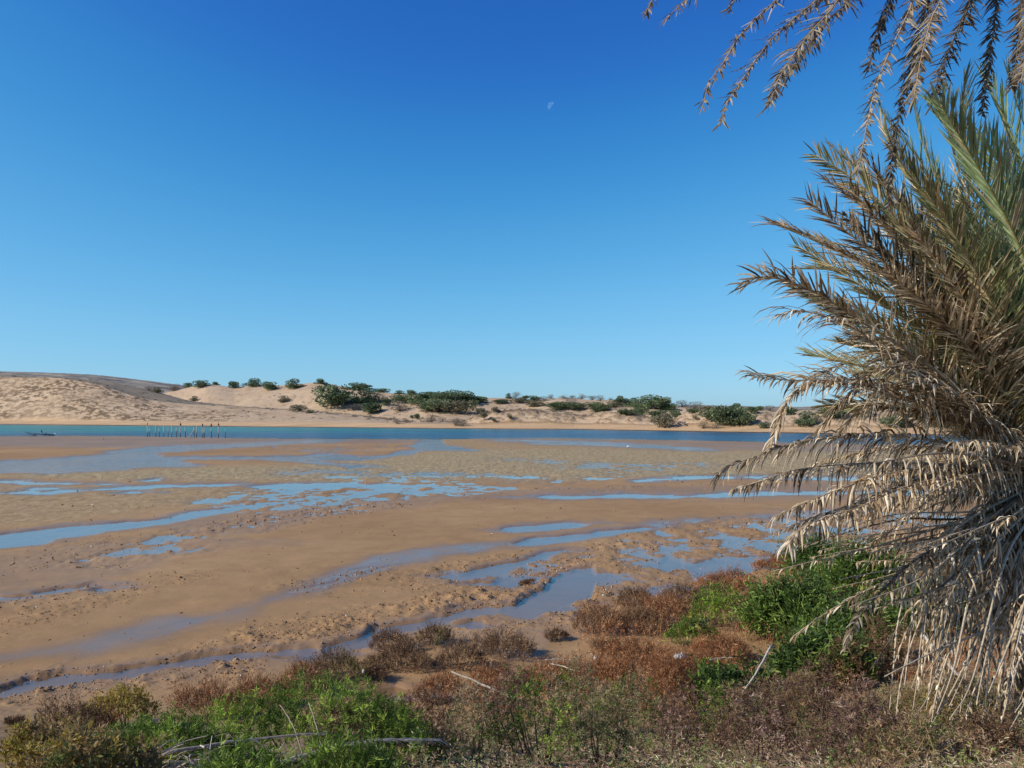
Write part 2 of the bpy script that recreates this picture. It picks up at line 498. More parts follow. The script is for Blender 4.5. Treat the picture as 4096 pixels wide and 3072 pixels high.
WET = [  # shining wet film
 (1.0, [(-500,2720,2800),(0,2612,2672),(200,2575,2655),(400,2532,2642),(600,2480,2594),(800,2440,2534),(1000,2405,2472),(1200,2346,2404),(1400,2268,2345),(1600,2212,2272),(1800,2186,2240),(2000,2158,2212),(2200,2138,2190),(2500,2100,2140),(2900,2058,2092),(3400,2030,2060)]),
 (0.55, [(-500,1750,1800),(0,1745,1790),(600,1748,1800),(1000,1750,1790),(1400,1756,1775),(1700,1754,1775)]),
 (0.5, [(-500,2800,2900),(0,2690,2840),(500,2640,2790),(1000,2590,2720),(1300,2540,2640),(1800,2440,2520)]),
 (0.45, [(900,2040,2160),(1300,2010,2080),(1900,1960,2005),(2500,1950,2010),(3300,1930,2010),(4200,1930,2010)]),
 (0.5, [(2000,1752,1775),(2600,1760,1800),(3300,1772,1810),(4300,1785,1830)]),
 (0.5, [(1900,2480,2620),(2100,2430,2700),(2250,2420,2600)]),
 (0.4, [(0,2220,2400),(300,2200,2400),(700,2120,2230)]),
]
ROUGH = [  # trodden, lumpy mud
 (1.0, [(-300,2720,2950),(0,2690,2930),(300,2665,2860),(600,2620,2820),(900,2540,2770),(1100,2486,2640),(1300,2440,2585),(1600,2415,2500),(1900,2370,2440),(2060,2310,2415),(2300,2220,2330)]),
 (1.0, [(2000,2240,2420),(2250,2190,2500),(2500,2130,2480),(2900,2060,2400),(3300,2040,2300)]),
 (0.55, [(0,2230,2330),(300,2170,2290),(700,2100,2200),(1100,2040,2130),(1500,2000,2060),(2000,1972,2010),(2600,1930,1962),(2900,1925,1945)]),
 (0.7, [(1860,2470,2560),(2100,2470,2560),(2300,2440,2600)]),
 (0.4, [(1450,2290,2420),(1900,2225,2330),(2100,2180,2240)]),
 (0.35, [(300,2020,2045),(700,2000,2030)]),
 (0.3, [(0,2330,2620),(500,2320,2450),(900,2260,2330)]),
]
RIPPLE = [
 (1.0, [(-600,1905,1935),(0,1893,1914),(400,1884,1930),(800,1866,1936),(1200,1852,1934),(1450,1838,1932),(1650,1812,1930),(1900,1790,1930),(2300,1790,1925),(2800,1800,1912),(3400,1800,1905),(4300,1805,1910)]),
 (0.55, [(-600,1935,2200),(0,1930,2120),(400,1930,2070),(800,1940,2030),(1000,1950,2000)]),
 (0.5, [(1750,1756,1800),(2200,1762,1800),(3000,1790,1820),(4300,1800,1830)]),
]

def bank_z(x, y):
    T = np.interp(x, [-14, -6, -1, 1, 3, 5, 8, 14], [11.2, 10.0, 9.5, 9.4, 9.8, 10.8, 12.5, 15.0])
    s = (T - y) * 0.36
    s = 0.25 * np.log1p(np.exp(np.clip(s / 0.25, -30, 30))) - 0.02
    s = np.where(s < 0, 0, s)
    return np.minimum(s, 2.38)

def far_shore_d(u4):
    v = np.interp(u4, [p[0] for p in RIVER_FAR], [p[1] for p in RIVER_FAR])
    b = (384 - v / 4) / FPX
    return (CT - b * ST) * CAMH / -(ST + b * CT)

def flat_fields(x, y, detail=True):
    sx, sy = proj(x, y, np.zeros_like(x))
    k = np.clip((sy - 1648), 20, 1600)       # survey px below the horizon, grows nearer
    n1 = fbm(x / 1.1, y / 1.6, 4, 1) - 0.5
    n2 = fbm(x / 5.0, y / 9.0, 4, 2) - 0.5
    wob = n1 * (2.0 + k * 0.055) + n2 * (2.0 + k * 0.03)
    h = 0.045 + 0.05 * n2 + 0.012 * n1
    wet = np.zeros_like(x); lump = np.zeros_like(x); rip = np.zeros_like(x)
    e = 1.0 + k * 0.012
    for a, p in WET:
        s = strip(sx, sy, p) + wob * 1.6
        w = a * sstep(-e * 2.5, e * 3.5, s)
        wet = np.maximum(wet, w * (0.75 + 0.5 * fbm(x / 0.7, y / 2.0, 3, 5)))
    for a, p in ROUGH:
        s = strip(sx, sy, p) + wob * 2.2
        lump = np.maximum(lump, a * sstep(-e * 3, e * 5, s))
    for a, p in RIPPLE:
        s = strip(sx, sy, p) + wob * 1.2
        rip = np.maximum(rip, a * sstep(-e * 3, e * 5, s))
    patch = sstep(0.40, 0.62, fbm(x / 2.2, y / 3.0, 3, 11))
    lump = lump * (0.35 + 0.65 * patch)
    # lumps: clods thrown up and small pits between them
    l1 = fbm(x / 0.20, y / 0.20, 3, 21, 0.6); l2 = fbm(x / 0.07, y / 0.08, 2, 22)
    clod = np.clip(l1 - 0.52, 0, 1) * 0.26 + np.clip(l2 - 0.5, 0, 1) * 0.09 * sstep(0.46, 0.6, l1)
    pit = np.clip(0.42 - l1, 0, 1) * 0.10
    h = h + lump * (clod - pit)
    h = h + rip * 0.035 * (np.abs(fbm(x / 0.55, y / 1.1, 3, 31) - 0.5) * 4 - 0.4)
    for cov, cell, p in BRAID:
        s = strip(sx, sy, p) + wob * 1.8
        m = sstep(-e * 4, e * 4, s)
        f = 0.45 * fbm(x / cell / 1.3, y / cell / 1.5, 5, 41, 0.62) + 0.55 * fbm(x / cell / 3.0, y / cell / 4.0, 4, 43, 0.65)
        thr = 0.5 + (cov - 0.5) * 0.30
        hb = (f - thr) * 0.30 + lump * clod * 0.6
        h = h * (1 - m) + hb * m
        wet = np.maximum(wet, m * 0.55 * sstep(0.05, -0.01, hb))
    for p in POOLS:
        s = strip(sx, sy, p) + wob
        m = sstep(-e, e, s)
        h = h * (1 - m) + (-0.05) * m
        wet = np.maximum(wet, 0.9 * sstep(-e * 3.0, -e * 0.2, s))
    # main river bed
    vf = np.interp(sx, [p[0] for p in RIVER_FAR], [p[1] for p in RIVER_FAR])
    vnr = np.interp(sx, [p[0] for p in RIVER_NEAR], [p[1] for p in RIVER_NEAR])
    s = np.minimum(sy - vf, vnr - sy) + n2 * 2.5
    rm = sstep(-2.0, 1.0, s)
    rdep = 0.06 + 1.0 * sstep(0.0, 12.0, vnr - sy + n2 * 6) * sstep(0, 9.0, sy - vf)
    h = h * (1 - rm) - rdep * rm
    h = np.where(sy < vf - 1, -0.2, h)
    # bank
    bz = bank_z(x, y)
    bz = bz + sstep(0.03, 0.5, bz) * (0.16 * (fbm(x / 0.8, y / 0.8, 4, 51) - 0.5))
    soil = sstep(0.02, 0.35, bz)
    h = h + bz
    h = np.where(bz > 0.02, np.maximum(h, 0.015 * soil + h * 1.0), h)
    return h, wet * (1 - soil), rip * (1 - soil), lump, soil, sx, sy

# flat sheet, rows finer near the viewer
rows_v = np.concatenate([np.arange(1648 + 24, 1648 + 120, 1.6), np.arange(1648 + 120, 3140, 3.0)])[::-1]
b_ = (384 - rows_v / 4) / FPX
rows_d = (CT - b_ * ST) * CAMH / -(ST + b_ * CT)
rows_d = np.concatenate([np.linspace(6.0, rows_d[0] - 0.04, 60), rows_d, [640, 900]])
cols_u = np.concatenate([np.arange(-1400, -200, 24.0), np.arange(-160, 4300, 7.2), np.arange(4300, 5600, 24.0)])
tanx = (cols_u / 4 - 512) / FPX / CT
Y = np.repeat(rows_d[:, None], len(cols_u), 1)
X = Y * tanx[None, :]
h, wet, rip, lump, soil, SX, SY = flat_fields(X, Y)
h[-2:, :] = -0.4
V = np.stack([X, Y, h], -1).reshape(-1, 3)
m = new_mesh('tidal_flat', V, grid_faces(*X.shape), M_flat,
             dict(wet=wet.ravel(), rip=rip.ravel(), lump=lump.ravel(), soil=soil.ravel(), hgt=h.ravel()), True)
tag(link('tidal_flat', m), 'brown tidal mudflat with wet channels, ripples and trodden lumpy mud', kind='structure')

# bank around and behind the viewer
gx = np.arange(-20, 22.01, 0.25); gy = np.arange(-14, 6.6, 0.2)
GX, GY = np.meshgrid(gx, gy)
bz = bank_z(GX, GY); bz = bz + 0.16 * (fbm(GX / 0.8, GY / 0.8, 4, 51) - 0.5) * sstep(0.03, 0.5, bz)
bz = bz - 0.06 * (GY > 6.05)
z0 = np.zeros(GX.size)
m = new_mesh('bank_soil', np.stack([GX, GY, bz + 0.045], -1).reshape(-1, 3), grid_faces(*GX.shape), M_flat,
             dict(wet=z0, rip=z0, lump=z0, soil=np.ones(GX.size), hgt=bz.ravel()), True)
tag(link('bank_ground', m), 'sandy river bank under the dry shrubs', kind='structure')

def ground_z(x, y):
    return float(flat_fields(np.array([float(x)]), np.array([float(y)]))[0][0])

def on_ground(sx, sy):
    """world point where the sight line meets flat or bank"""
    r = ray(sx, sy)
    ds = np.concatenate([np.arange(2.5, 16, 0.04), np.arange(16, 160, 0.5)])
    xs = r[0] / r[1] * ds; zs = CAMH + r[2] / r[1] * ds
    g = np.where(ds < 6, bank_z(xs, ds), flat_fields(xs, ds)[0])
    i = int(np.argmax(zs <= g)) if np.any(zs <= g) else len(ds) - 1
    return Vector((xs[i], ds[i], g[i]))

# ------------------------------------------------------------------ water sheet
rv = np.arange(1648 + 26, 3100, 4.0)[::-1]
b_ = (384 - rv / 4) / FPX
rd = (CT - b_ * ST) * CAMH / -(ST + b_ * CT)
rd = np.concatenate([rd, [rd[-1] + 60]])
cu = np.concatenate([np.arange(-1400, -100, 50.0), np.arange(-100, 4200, 18.0), np.arange(4200, 5600, 50.0)])
tx = (cu / 4 - 512) / FPX / CT
WY = np.repeat(rd[:, None], len(cu), 1); WX = WY * tx[None, :]
wh, _, _, _, _, wsx, wsy = flat_fields(WX, WY)
vnr = np.interp(wsx, [p[0] for p in RIVER_NEAR], [p[1] for p in RIVER_NEAR])
deep = np.clip(-wh, 0, 1)
deep = np.where(wsy > vnr + 4, np.minimum(deep, 0.1), deep)
teal = sstep(2600, 600, wsx) * sstep(1745, 1712, wsy) + 0.25 * sstep(1735, 1715, wsy)
chop = np.where(deep > 0.12, 1.0, np.where(wsy < 1905, 0.75, np.interp(wsy, [1905, 2200, 2700], [0.12, 0.04, 0.02])))
F = grid_faces(*WX.shape)
low = (wh < 0.05).ravel()
keep = low[F].any(1)
# grow the kept area by one ring
g = np.zeros(WX.size, bool); g[F[keep].ravel()] = True
keep = g[F].any(1)
m = new_mesh('water', np.stack([WX, WY, np.zeros_like(WX)], -1).reshape(-1, 3), F[keep], M_water,
             dict(chop=chop.ravel(), depth=deep.ravel(), teal=np.clip(teal, 0, 1).ravel()), True)
tag(link('water', m), 'blue green estuary channel and the shallow pools on the mudflat', kind='structure')

# ------------------------------------------------------------------ dunes
P_A = [(-1200,1478),(-300,1500),(0,1508),(250,1513),(350,1530),(420,1546),(500,1572),(600,1600),(700,1612),(750,1617),(900,1622),(1000,1633),(1200,1642),(1400,1660),(1600,1679),(1700,1690),(1800,1702),(1900,1740),(5200,1760)]
P_A2 = [(-1200,1470),(0,1500),(300,1517),(450,1529),(600,1562),(700,1588),(770,1606),(850,1616),(1000,1630),(1200,1640),(1400,1657),(1600,1676),(1700,1690),(1900,1745),(5200,1760)]
P_B = [(-1200,1440),(-400,1470),(0,1488),(200,1495),(350,1503),(500,1517),(600,1527),(680,1537),(760,1547),(900,1568),(1200,1610),(5200,1645)]
P_C = [(-1200,1560),(500,1590),(646,1574),(700,1562),(760,1549),(823,1536),(880,1541),(937,1549),(1025,1542),(1139,1540),(1200,1534),(1260,1530),(1329,1536),(1364,1544),(1498,1567),(1598,1577),(1700,1578),(1896,1591),(1976,1591),(2145,1599),(2250,1592),(2349,1598),(2459,1601),(2580,1612),(2697,1626),(2846,1636),(3045,1643),(3195,1641),(3600,1636),(4100,1632),(5200,1630)]
P_D = [(-1200,1760),(1780,1730),(1850,1700),(1890,1676),(1930,1660),(1976,1645),(2045,1637),(2120,1640),(2200,1642),(2299,1657),(2339,1660),(2439,1650),(2548,1660),(2608,1672),(2680,1680),(2747,1652),(2820,1640),(2900,1646),(3045,1650),(3130,1662),(3300,1650),(3600,1660),(4000,1655),(5200,1650)]

def prof(tab, sx): return np.interp(sx, [p[0] for p in tab], [p[1] for p in tab])
def z_at(sy, d):
    b = (384 - sy / 4) / FPX
    return CAMH + (ST + b * CT) / (CT - b * ST) * d

def dune_fields(sx, d):
    Ds = far_shore_d(sx)
    x = d * (sx / 4 - 512) / FPX / CT
    q = d - Ds
    L = np.interp(sx, [0, 2000, 4000], [1.0, 0.8, 0.62])      # left dunes stand deeper
    q = q / L
    n = fbm(x / 18, d / 18, 4, 61) - 0.5
    beach = 1.1 * sstep(-1, 12, q) - 0.5 * sstep(0, -4, q)
    z = -0.02 + beach
    # front dune, plateau and its back
    zA = z_at(prof(P_A, sx), Ds + 46 * L); zA2 = z_at(prof(P_A2, sx), Ds + 88 * L)
    zA2 = np.maximum(zA2, zA * 0.9)
    t = np.clip((q - 9 + n * 5) / 37, 0, 1)
    faceA = zA * (0.25 * t + 0.75 * t ** 0.9)
    wA = np.where(q < 46, faceA, zA + (zA2 - zA) * sstep(46, 88, q))
    wA = np.where(q > 88, zA2 * (1 - sstep(88, 150, q)) + 0.8 * sstep(88, 150, q), wA)
    onA = (wA > z) & (sx < 1850)
    # right hand scarp
    zD = z_at(prof(P_D, sx), Ds + 22 * L)
    tD = np.clip((q - 7 + n * 2) / 15, 0, 1)
    wD = np.where(q < 22, zD * tD ** 0.75, zD)
    wD = np.where(q > 22, zD + 0.3 * n * sstep(22, 40, q) - 0.6 * sstep(40, 120, q), wD)
    # middle pale dunes
    zC = z_at(prof(P_C, sx), Ds + 135 * L)
    tC = np.clip((q - 58) / 77, 0, 1)
    wC = np.where(q < 135, zC * (0.5 * tC + 0.5 * sstep(0, 1, tC)) + 1.2 * n * np.sin(tC * math.pi) * 2.2,
                  zC - (zC + 1) * sstep(135, 210, q) * 0.9)
    wC = wC * (sx > -900)
    # far hill
    zB = z_at(prof(P_B, sx), 900.0)
    tB = np.clip((d - 420) / 480, 0, 1)
    wB = np.where(d < 900, zB * sstep(0, 1, tB) ** 0.8, zB * (1 - sstep(900, 1500, d)))
    wB = wB + 2.2 * (fbm(x / 40, d / 60, 4, 71) - 0.5) * sstep(450, 700, d)
    allz = np.stack([z, wA * (sx < 2000), wD * (sx > 1700), wC, wB], 0)
    idx = np.argmax(allz, 0); zz = np.max(allz, 0)
    # ledges on the faces
    fA = (idx == 1) * sstep(6, 14, q) * (1 - sstep(42, 50, q))
    fD = (idx == 2) * sstep(8, 12, q) * (1 - sstep(20, 25, q))
    bush_amt = np.interp(sx, [-600, 0, 500, 900, 1100, 1500], [1, 1, 1.0, 0.6, 0.3, 0.2])
    led = fbm(x / 2.0, q / 1.0, 4, 81, 0.62)
    ledge = np.clip(led - 0.47, 0, 1) * 4.0
    big = fbm(x / 14, q / 10, 3, 83)
    amt = fA * bush_amt * (0.62 + 0.7 * sstep(0.35, 0.6, big))
    zz = zz + amt * ledge * 0.24 + fD * np.clip(led - 0.5, 0, 1) * 3.0
    zz = zz + 0.5 * (fbm(x / 6, d / 6, 4, 88) - 0.5) * sstep(14, 20, q)
    scrub = amt * sstep(0.44, 0.54, fbm(x / 2.0, q / 1.0 - 0.25, 4, 81, 0.62)) * 0.95 + fD * 0.75 * sstep(0.54, 0.62, led)
    scrub = scrub + 0.35 * (idx == 3) * sstep(0.6, 0.7, led)
    grey = (idx == 1) * sstep(45, 49, q + 3 * n) * sstep(1500, 700, sx) + (idx == 1) * sstep(45, 49, q) * 0.4
    far = (idx == 4) * 1.0
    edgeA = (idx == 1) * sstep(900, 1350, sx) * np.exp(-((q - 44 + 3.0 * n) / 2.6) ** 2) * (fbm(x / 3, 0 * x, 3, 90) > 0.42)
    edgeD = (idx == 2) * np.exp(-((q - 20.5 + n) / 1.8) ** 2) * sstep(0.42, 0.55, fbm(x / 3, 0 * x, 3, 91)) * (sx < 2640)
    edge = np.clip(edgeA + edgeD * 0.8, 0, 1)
    tide = np.exp(-((q - 10 + n * 2) / 0.8) ** 2) * sstep(1500, 1700, sx) * 0.6
    bch = 1 - sstep(9, 12.5, q)
    return x, zz, np.clip(scrub, 0, 1), np.clip(grey, 0, 1), far, bch, np.clip(edge + tide, 0, 1)

qs = np.concatenate([np.arange(-6, 60, 0.7), np.arange(60, 230, 1.7), np.linspace(232, 1500, 90)])
cu = np.concatenate([np.arange(-1200, -60, 16.0), np.arange(-60, 4200, 6.4), np.arange(4200, 5200, 16.0)])
SXg = np.repeat(cu[None, :], len(qs), 0)
Dg = far_shore_d(SXg) + qs[:, None]
dx_, dz_, scrub, grey, farA, bch, edge = dune_fields(SXg, Dg)
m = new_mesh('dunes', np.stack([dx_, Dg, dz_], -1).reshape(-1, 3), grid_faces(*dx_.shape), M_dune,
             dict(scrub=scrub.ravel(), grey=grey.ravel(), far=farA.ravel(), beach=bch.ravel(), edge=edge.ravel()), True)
tag(link('dunes', m), 'pale sand dunes and scrubby hill beyond the river', kind='structure')

# land out to the horizon
t_ = NT('outer_land'); M_outer = t_.done(t_.bsdf(t_.ramp(t_.noise(0.01, 5, 0.6, t_.coords()), [(0.3, (0.22, 0.17, 0.11)), (0.7, (0.42, 0.32, 0.22))]), 0.9, 0.1))
ang = np.linspace(0, 2 * math.pi, 65)[:-1]
rr = [0.1, 60, 400, 2500, 9000]
V = np.array([[r * math.cos(a), r * math.sin(a), -1.6] for r in rr for a in ang])
F = []
for i in range(len(rr) - 1):
    for j in range(64):
        k = (j + 1) % 64
        F.append((i * 64 + j, (i + 1) * 64 + j, (i + 1) * 64 + k, i * 64 + k))
tag(link('distant_ground', new_mesh('distant_ground', V, np.array(F), M_outer)), 'low sandy land reaching the horizon', kind='structure')

def on_dune(sx, sy):
    q = np.arange(-1, 200, 0.4)
    s = np.full(q.shape, float(sx)); d = far_shore_d(s) + q
    x, z = dune_fields(s, d)[:2]
    _, v = proj(x, d, z)
    ok = v <= sy
    i = int(np.argmax(ok)) if ok.any() else int(np.argmin(v))
    return Vector((x[i], d[i], z[i]))

# ------------------------------------------------------------------ dune bushes (one object each)
def bush_meshes(kind, seed):
    """crown and trunk of a bush about 1 m wide and 1 m high (scaled per plant)"""
    rs = np.random.RandomState(seed)
    pal = dict(d=[(0.11, 0.15, 0.072), (0.155, 0.205, 0.10), (0.205, 0.255, 0.13)],
               g=[(0.12, 0.155, 0.075), (0.165, 0.205, 0.10), (0.21, 0.25, 0.13)],
               o=[(0.16, 0.155, 0.085), (0.23, 0.21, 0.12), (0.29, 0.24, 0.15)],
               b=[(0.17, 0.14, 0.105), (0.24, 0.20, 0.155), (0.30, 0.245, 0.19)])[kind]
    dens = dict(d=2300, g=2300, o=1400, b=1100)[kind]
    nl = rs.randint(9, 14)
    cen = []
    for _ in range(nl):
        a = rs.uniform(0, 2 * math.pi); r = rs.uniform(0.05, 0.36)
        cen.append((r * math.cos(a), r * math.sin(a) * 0.9, rs.uniform(0.12, 0.74) * (1.0 - r * 0.7), rs.uniform(0.12, 0.24)))
    cen = np.array(cen)
    w = cen[:, 3] ** 2; pick = rs.choice(nl, dens, p=w / w.sum())
    dirs = unit(rs.normal(size=(dens, 3)))
    rad = cen[pick, 3] * rs.uniform(0.55, 1.18, dens) ** 0.6
    P = cen[pick, :3] + dirs * rad[:, None] * np.array([1.15, 1.0, 0.8])
    P[:, 2] = np.maximum(P[:, 2], rs.uniform(0.02, 0.14, dens))
    col = np.array(pal)[rs.choice(3, dens, p=[0.4, 0.4, 0.2])] * rs.uniform(0.75, 1.25, (dens, 1))
    tone = rs.uniform(0.75, 1.25, nl)[pick][:, None]
    L = rs.uniform(0.035, 0.085, dens) * (1.3 if kind == 'b' else 1.0)
    W = L * (0.10 if kind == 'b' else 0.34)
    V, F = blades(P, dirs + rs.normal(size=(dens, 3)) * 0.6 + [0, 0, 0.3], L, W, rs)
    s = Soup(); s.add(V, F, np.repeat(col * tone, 4, 0))
    crown = s.mesh(kind + '_crown', M_far)
    s = Soup(); bark = (0.16, 0.13, 0.10) if kind != 'b' else (0.24, 0.20, 0.16)
    pts = np.array([[0, 0, -0.12], [0.01, 0, 0.05], [0.03, 0.01, 0.22], [0.02, 0.0, 0.4]])
    s.add(*tube(pts, [0.035, 0.03, 0.022, 0.012], 5), bark)
    for c in cen:
        p = spline([[0.0, 0, 0.0], [c[0] * 0.4, c[1] * 0.4, c[2] * 0.55], c[:3]], 5)
        s.add(*tube(p, [0.02, 0.016, 0.012, 0.008, 0.005], 4), bark)
        for _ in range(2):
            e = c[:3] + unit(rs.normal(size=3)) * c[3] * 1.1
            s.add(*tube(np.array([c[:3], (c[:3] + e) / 2 + rs.normal(size=3) * 0.01, e]), [0.006, 0.004, 0.002], 3), bark)
    trunk = s.mesh(kind + '_trunk', M_wood)
    return crown, trunk

BM = {k: [bush_meshes(k, ord(k) * 10 + i) for i in range(5 if k in 'dg' else 4)] for k in 'dgob'}

# (x, base y, width, height, kind, zone) measured on the photograph
BUSHES = [
 (595,1563,40,20,'b','n'),(627,1571,50,24,'o','n'),(696,1559,78,30,'b','n'),(753,1547,36,20,'g','n'),(804,1550,58,36,'d','p'),(860,1537,30,14,'d','p'),
 (935,1553,48,34,'d','p'),(975,1543,28,14,'b','p'),(1022,1545,66,32,'d','p'),(1080,1558,58,40,'d','p'),(1180,1551,64,36,'d','p'),(1280,1536,44,22,'d','p'),
 (775,1605,32,22,'o','s'),(1133,1609,50,28,'o','s'),(1202,1643,64,28,'o','s'),(1236,1652,40,14,'o','s'),
 (1436,1560,102,30,'d','q'),(1528,1568,60,20,'d','q'),(1598,1576,44,16,'d','q'),(1643,1579,50,20,'d','q'),(1717,1580,50,14,'d','q'),(1750,1575,28,14,'b','q'),
 (1344,1620,146,92,'d','m'),(1459,1613,80,54,'d','m'),(1485,1652,72,46,'d','m'),(1434,1641,52,28,'b','m'),(1518,1611,52,34,'b','m'),(1543,1620,36,30,'d','m'),
 (1598,1646,76,40,'b','m'),(1610,1611,70,36,'d','m'),(1660,1612,80,36,'d','m'),(1700,1606,70,34,'d','m'),(1752,1622,104,50,'d','m'),(1817,1614,94,50,'d','m'),(1871,1617,84,48,'d','m'),
 (1916,1612,58,30,'d','m'),(1740,1650,96,58,'g','m'),(1820,1656,100,56,'o','m'),(1712,1640,66,36,'d','m'),(1790,1628,110,60,'g','m'),
 (1727,1689,70,44,'b','w'),(1670,1677,28,26,'g','w'),(1648,1674,18,13,'g','w'),(1772,1686,40,17,'b','w'),(1590,1696,34,20,'b','w'),(1622,1691,38,20,'b','w'),(1822,1703,58,34,'b','w'),(1854,1705,40,24,'b','w'),
 (1931,1653,56,22,'o','c'),(1936,1683,40,30,'o','c'),(1985,1647,38,22,'o','c'),(1978,1686,24,15,'o','c'),(2038,1678,28,19,'o','c'),
 (2006,1614,58,20,'g','r'),(2035,1594,24,22,'d','r'),(2063,1596,34,30,'b','r'),(2100,1599,28,20,'g','r'),(2135,1604,52,22,'d','r'),(2080,1613,68,26,'o','r'),(2175,1605,36,20,'b','r'),
 (2202,1596,34,18,'b','r'),(2254,1594,40,16,'b','r'),(2234,1638,82,36,'g','r'),(2140,1627,70,26,'o','r'),(2284,1622,46,28,'b','r'),
 (2289,1593,32,15,'b','r'),(2327,1595,40,24,'b','r'),(2371,1597,32,20,'b','r'),(2400,1605,30,24,'b','r'),(2444,1600,24,12,'b','r'),
 (2478,1621,50,40,'d','f'),(2513,1621,46,32,'d','f'),(2369,1636,58,30,'g','f'),(2419,1641,54,36,'g','f'),(2386,1648,36,18,'g','f'),(2300,1636,68,28,'g','f'),(2450,1630,60,24,'o','f'),
 (2548,1631,72,38,'d','f'),(2613,1636,94,52,'d','f'),(2662,1627,54,36,'d','f'),(2677,1641,56,28,'d','f'),(2727,1628,52,26,'b','f'),(2779,1633,58,24,'b','f'),
 (2508,1655,72,26,'g','f'),(2563,1661,66,28,'g','f'),(2623,1663,62,28,'g','f'),(2767,1653,42,22,'g','f'),(2832,1642,56,18,'o','f'),
 (2657,1710,106,66,'o','e'),(2700,1672,48,38,'g','e'),(2782,1680,26,18,'o','e'),
 (2846,1690,90,66,'g','e'),(2896,1702,120,80,'g','e'),(2946,1700,90,96,'g','e'),(2991,1702,66,62,'g','e'),(2812,1714,54,28,'b','e'),(2862,1714,60,20,'b','e'),
 (2943,1636,62,32,'d','h'),(3006,1651,58,28,'g','h'),(3040,1643,36,22,'g','h'),(3080,1646,54,24,'b','h'),(3060,1714,44,28,'g','e'),(3150,1660,80,36,'d','h'),
 (3230,1702,100,54,'d','v'),(3330,1672,110,48,'g','v'),(3450,1664,100,44,'g','v'),(3560,1706,120,64,'g','v'),(3700,1690,120,60,'d','v'),(3850,1700,130,60,'g','v'),(4000,1696,130,64,'d','v'),
]
ZONE = dict(n='below the far hill at left', p='on the bare pale dune crest', s='alone on the bare slope of the pale dune',
            q='on the skyline right of the bare dune', m='in the middle dune thicket', w='at the waterside below the middle thicket',
            c='on the scarp right of the thicket', r='on the low ridge right of centre', f='in the belt above the right scarp',
            e='at the right bank waterside', h='on the skyline at the far right', v='on the far bank behind the palm fronds')
KIND = dict(d=('dark green tree', 'tree', 'bushy_tree'), g=('mid green bush', 'bush', 'green_bush'), o=('olive brown bush', 'bush', 'olive_bush'), b=('bare greyish bush', 'bush', 'bare_bush'))
ORD = ['first', 'second', 'third', 'fourth', 'fifth', 'sixth', 'seventh', 'eighth', 'ninth', 'tenth', 'eleventh', 'twelfth', 'thirteenth', 'fourteenth']
rnd = random.Random(5)
groups_ = {}
for b in BUSHES: groups_.setdefault((b[4], b[5]), []).append(b)
for (k, zn), lst in groups_.items():
    lst.sort(key=lambda q: q[0])
    for i, (bx, by, bw, bh, _, _) in enumerate(lst):
        p = on_dune(bx, by)
        if len(lst) == 1: lab = 'the only %s %s' % (KIND[k][0], ZONE[zn])
        elif i == len(lst) - 1: lab = 'rightmost %s %s' % (KIND[k][0], ZONE[zn])
        elif i == 0: lab = 'leftmost %s %s' % (KIND[k][0], ZONE[zn])
        else: lab = '%s %s from the left %s' % (ORD[i], KIND[k][0], ZONE[zn])
        W = bw / 4.0 * p.y / FPX; H = bh / 4.0 * p.y / FPX
        root = thing(KIND[k][2], (p.x, p.y, p.z - 0.1), lab, KIND[k][1], 'shrubs and low trees on the dunes', rnd.uniform(0, 6.28))
        kz = 1.1 if zn in 'mf' else 1.0
        kw_ = 1.25 if zn in 'mfr' else 1.0
        root.scale = (W * 1.22 * kz * kw_, W * 1.15 * kz, H * 1.18 * kz + 0.1)
        cr, tr = BM[k][(i + int(bx)) % len(BM[k])]
        link('crown', cr, root); link('trunk', tr, root)

# low scrub specks over the slopes, past counting
rs = np.random.RandomState(11)
n = 3600
u = rs.uniform(-400, 3400, n); q = rs.uniform(14, 150, n) ** 1.0
d = far_shore_d(u) + q
x, z, sc_a, gr_a, fa_a, _, _ = dune_fields(u, d)
dens = sstep(0.45, 0.6, fbm(x / 9, d / 9, 3, 95)) * np.interp(u, [-400, 600, 1300, 1800, 3400], [0.5, 0.5, 0.8, 1, 1]) * (1 - 0.8 * ((u > 640) & (u < 1300) & (q > 56)))
keep = rs.rand(n) < dens + 0.06
x, d, z = x[keep], d[keep], z[keep]
P = np.repeat(np.stack([x, d, z], 1), 22, 0)
nb = len(P)
P = P + rs.normal(size=(nb, 3)) * np.array([0.32, 0.32, 0.05])
Vb, Fb = blades(P, rs.normal(size=(nb, 3)) * 0.7 + [0, 0, 0.9], rs.uniform(0.15, 0.5, nb), rs.uniform(0.03, 0.1, nb), rs)
colb = np.repeat(np.array([(0.12, 0.10, 0.06), (0.20, 0.15, 0.10), (0.10, 0.12, 0.05)])[rs.randint(0, 3, len(x))], 22, 0)
s = Soup(); s.add(Vb, Fb, np.repeat(colb * rs.uniform(0.7, 1.3, (nb, 1)), 4, 0))
tag(link('dune_scrub', s.mesh('dune_scrub', M_far)), 'low dry scrub scattered over the dune slopes', 'scrub', kind='stuff')

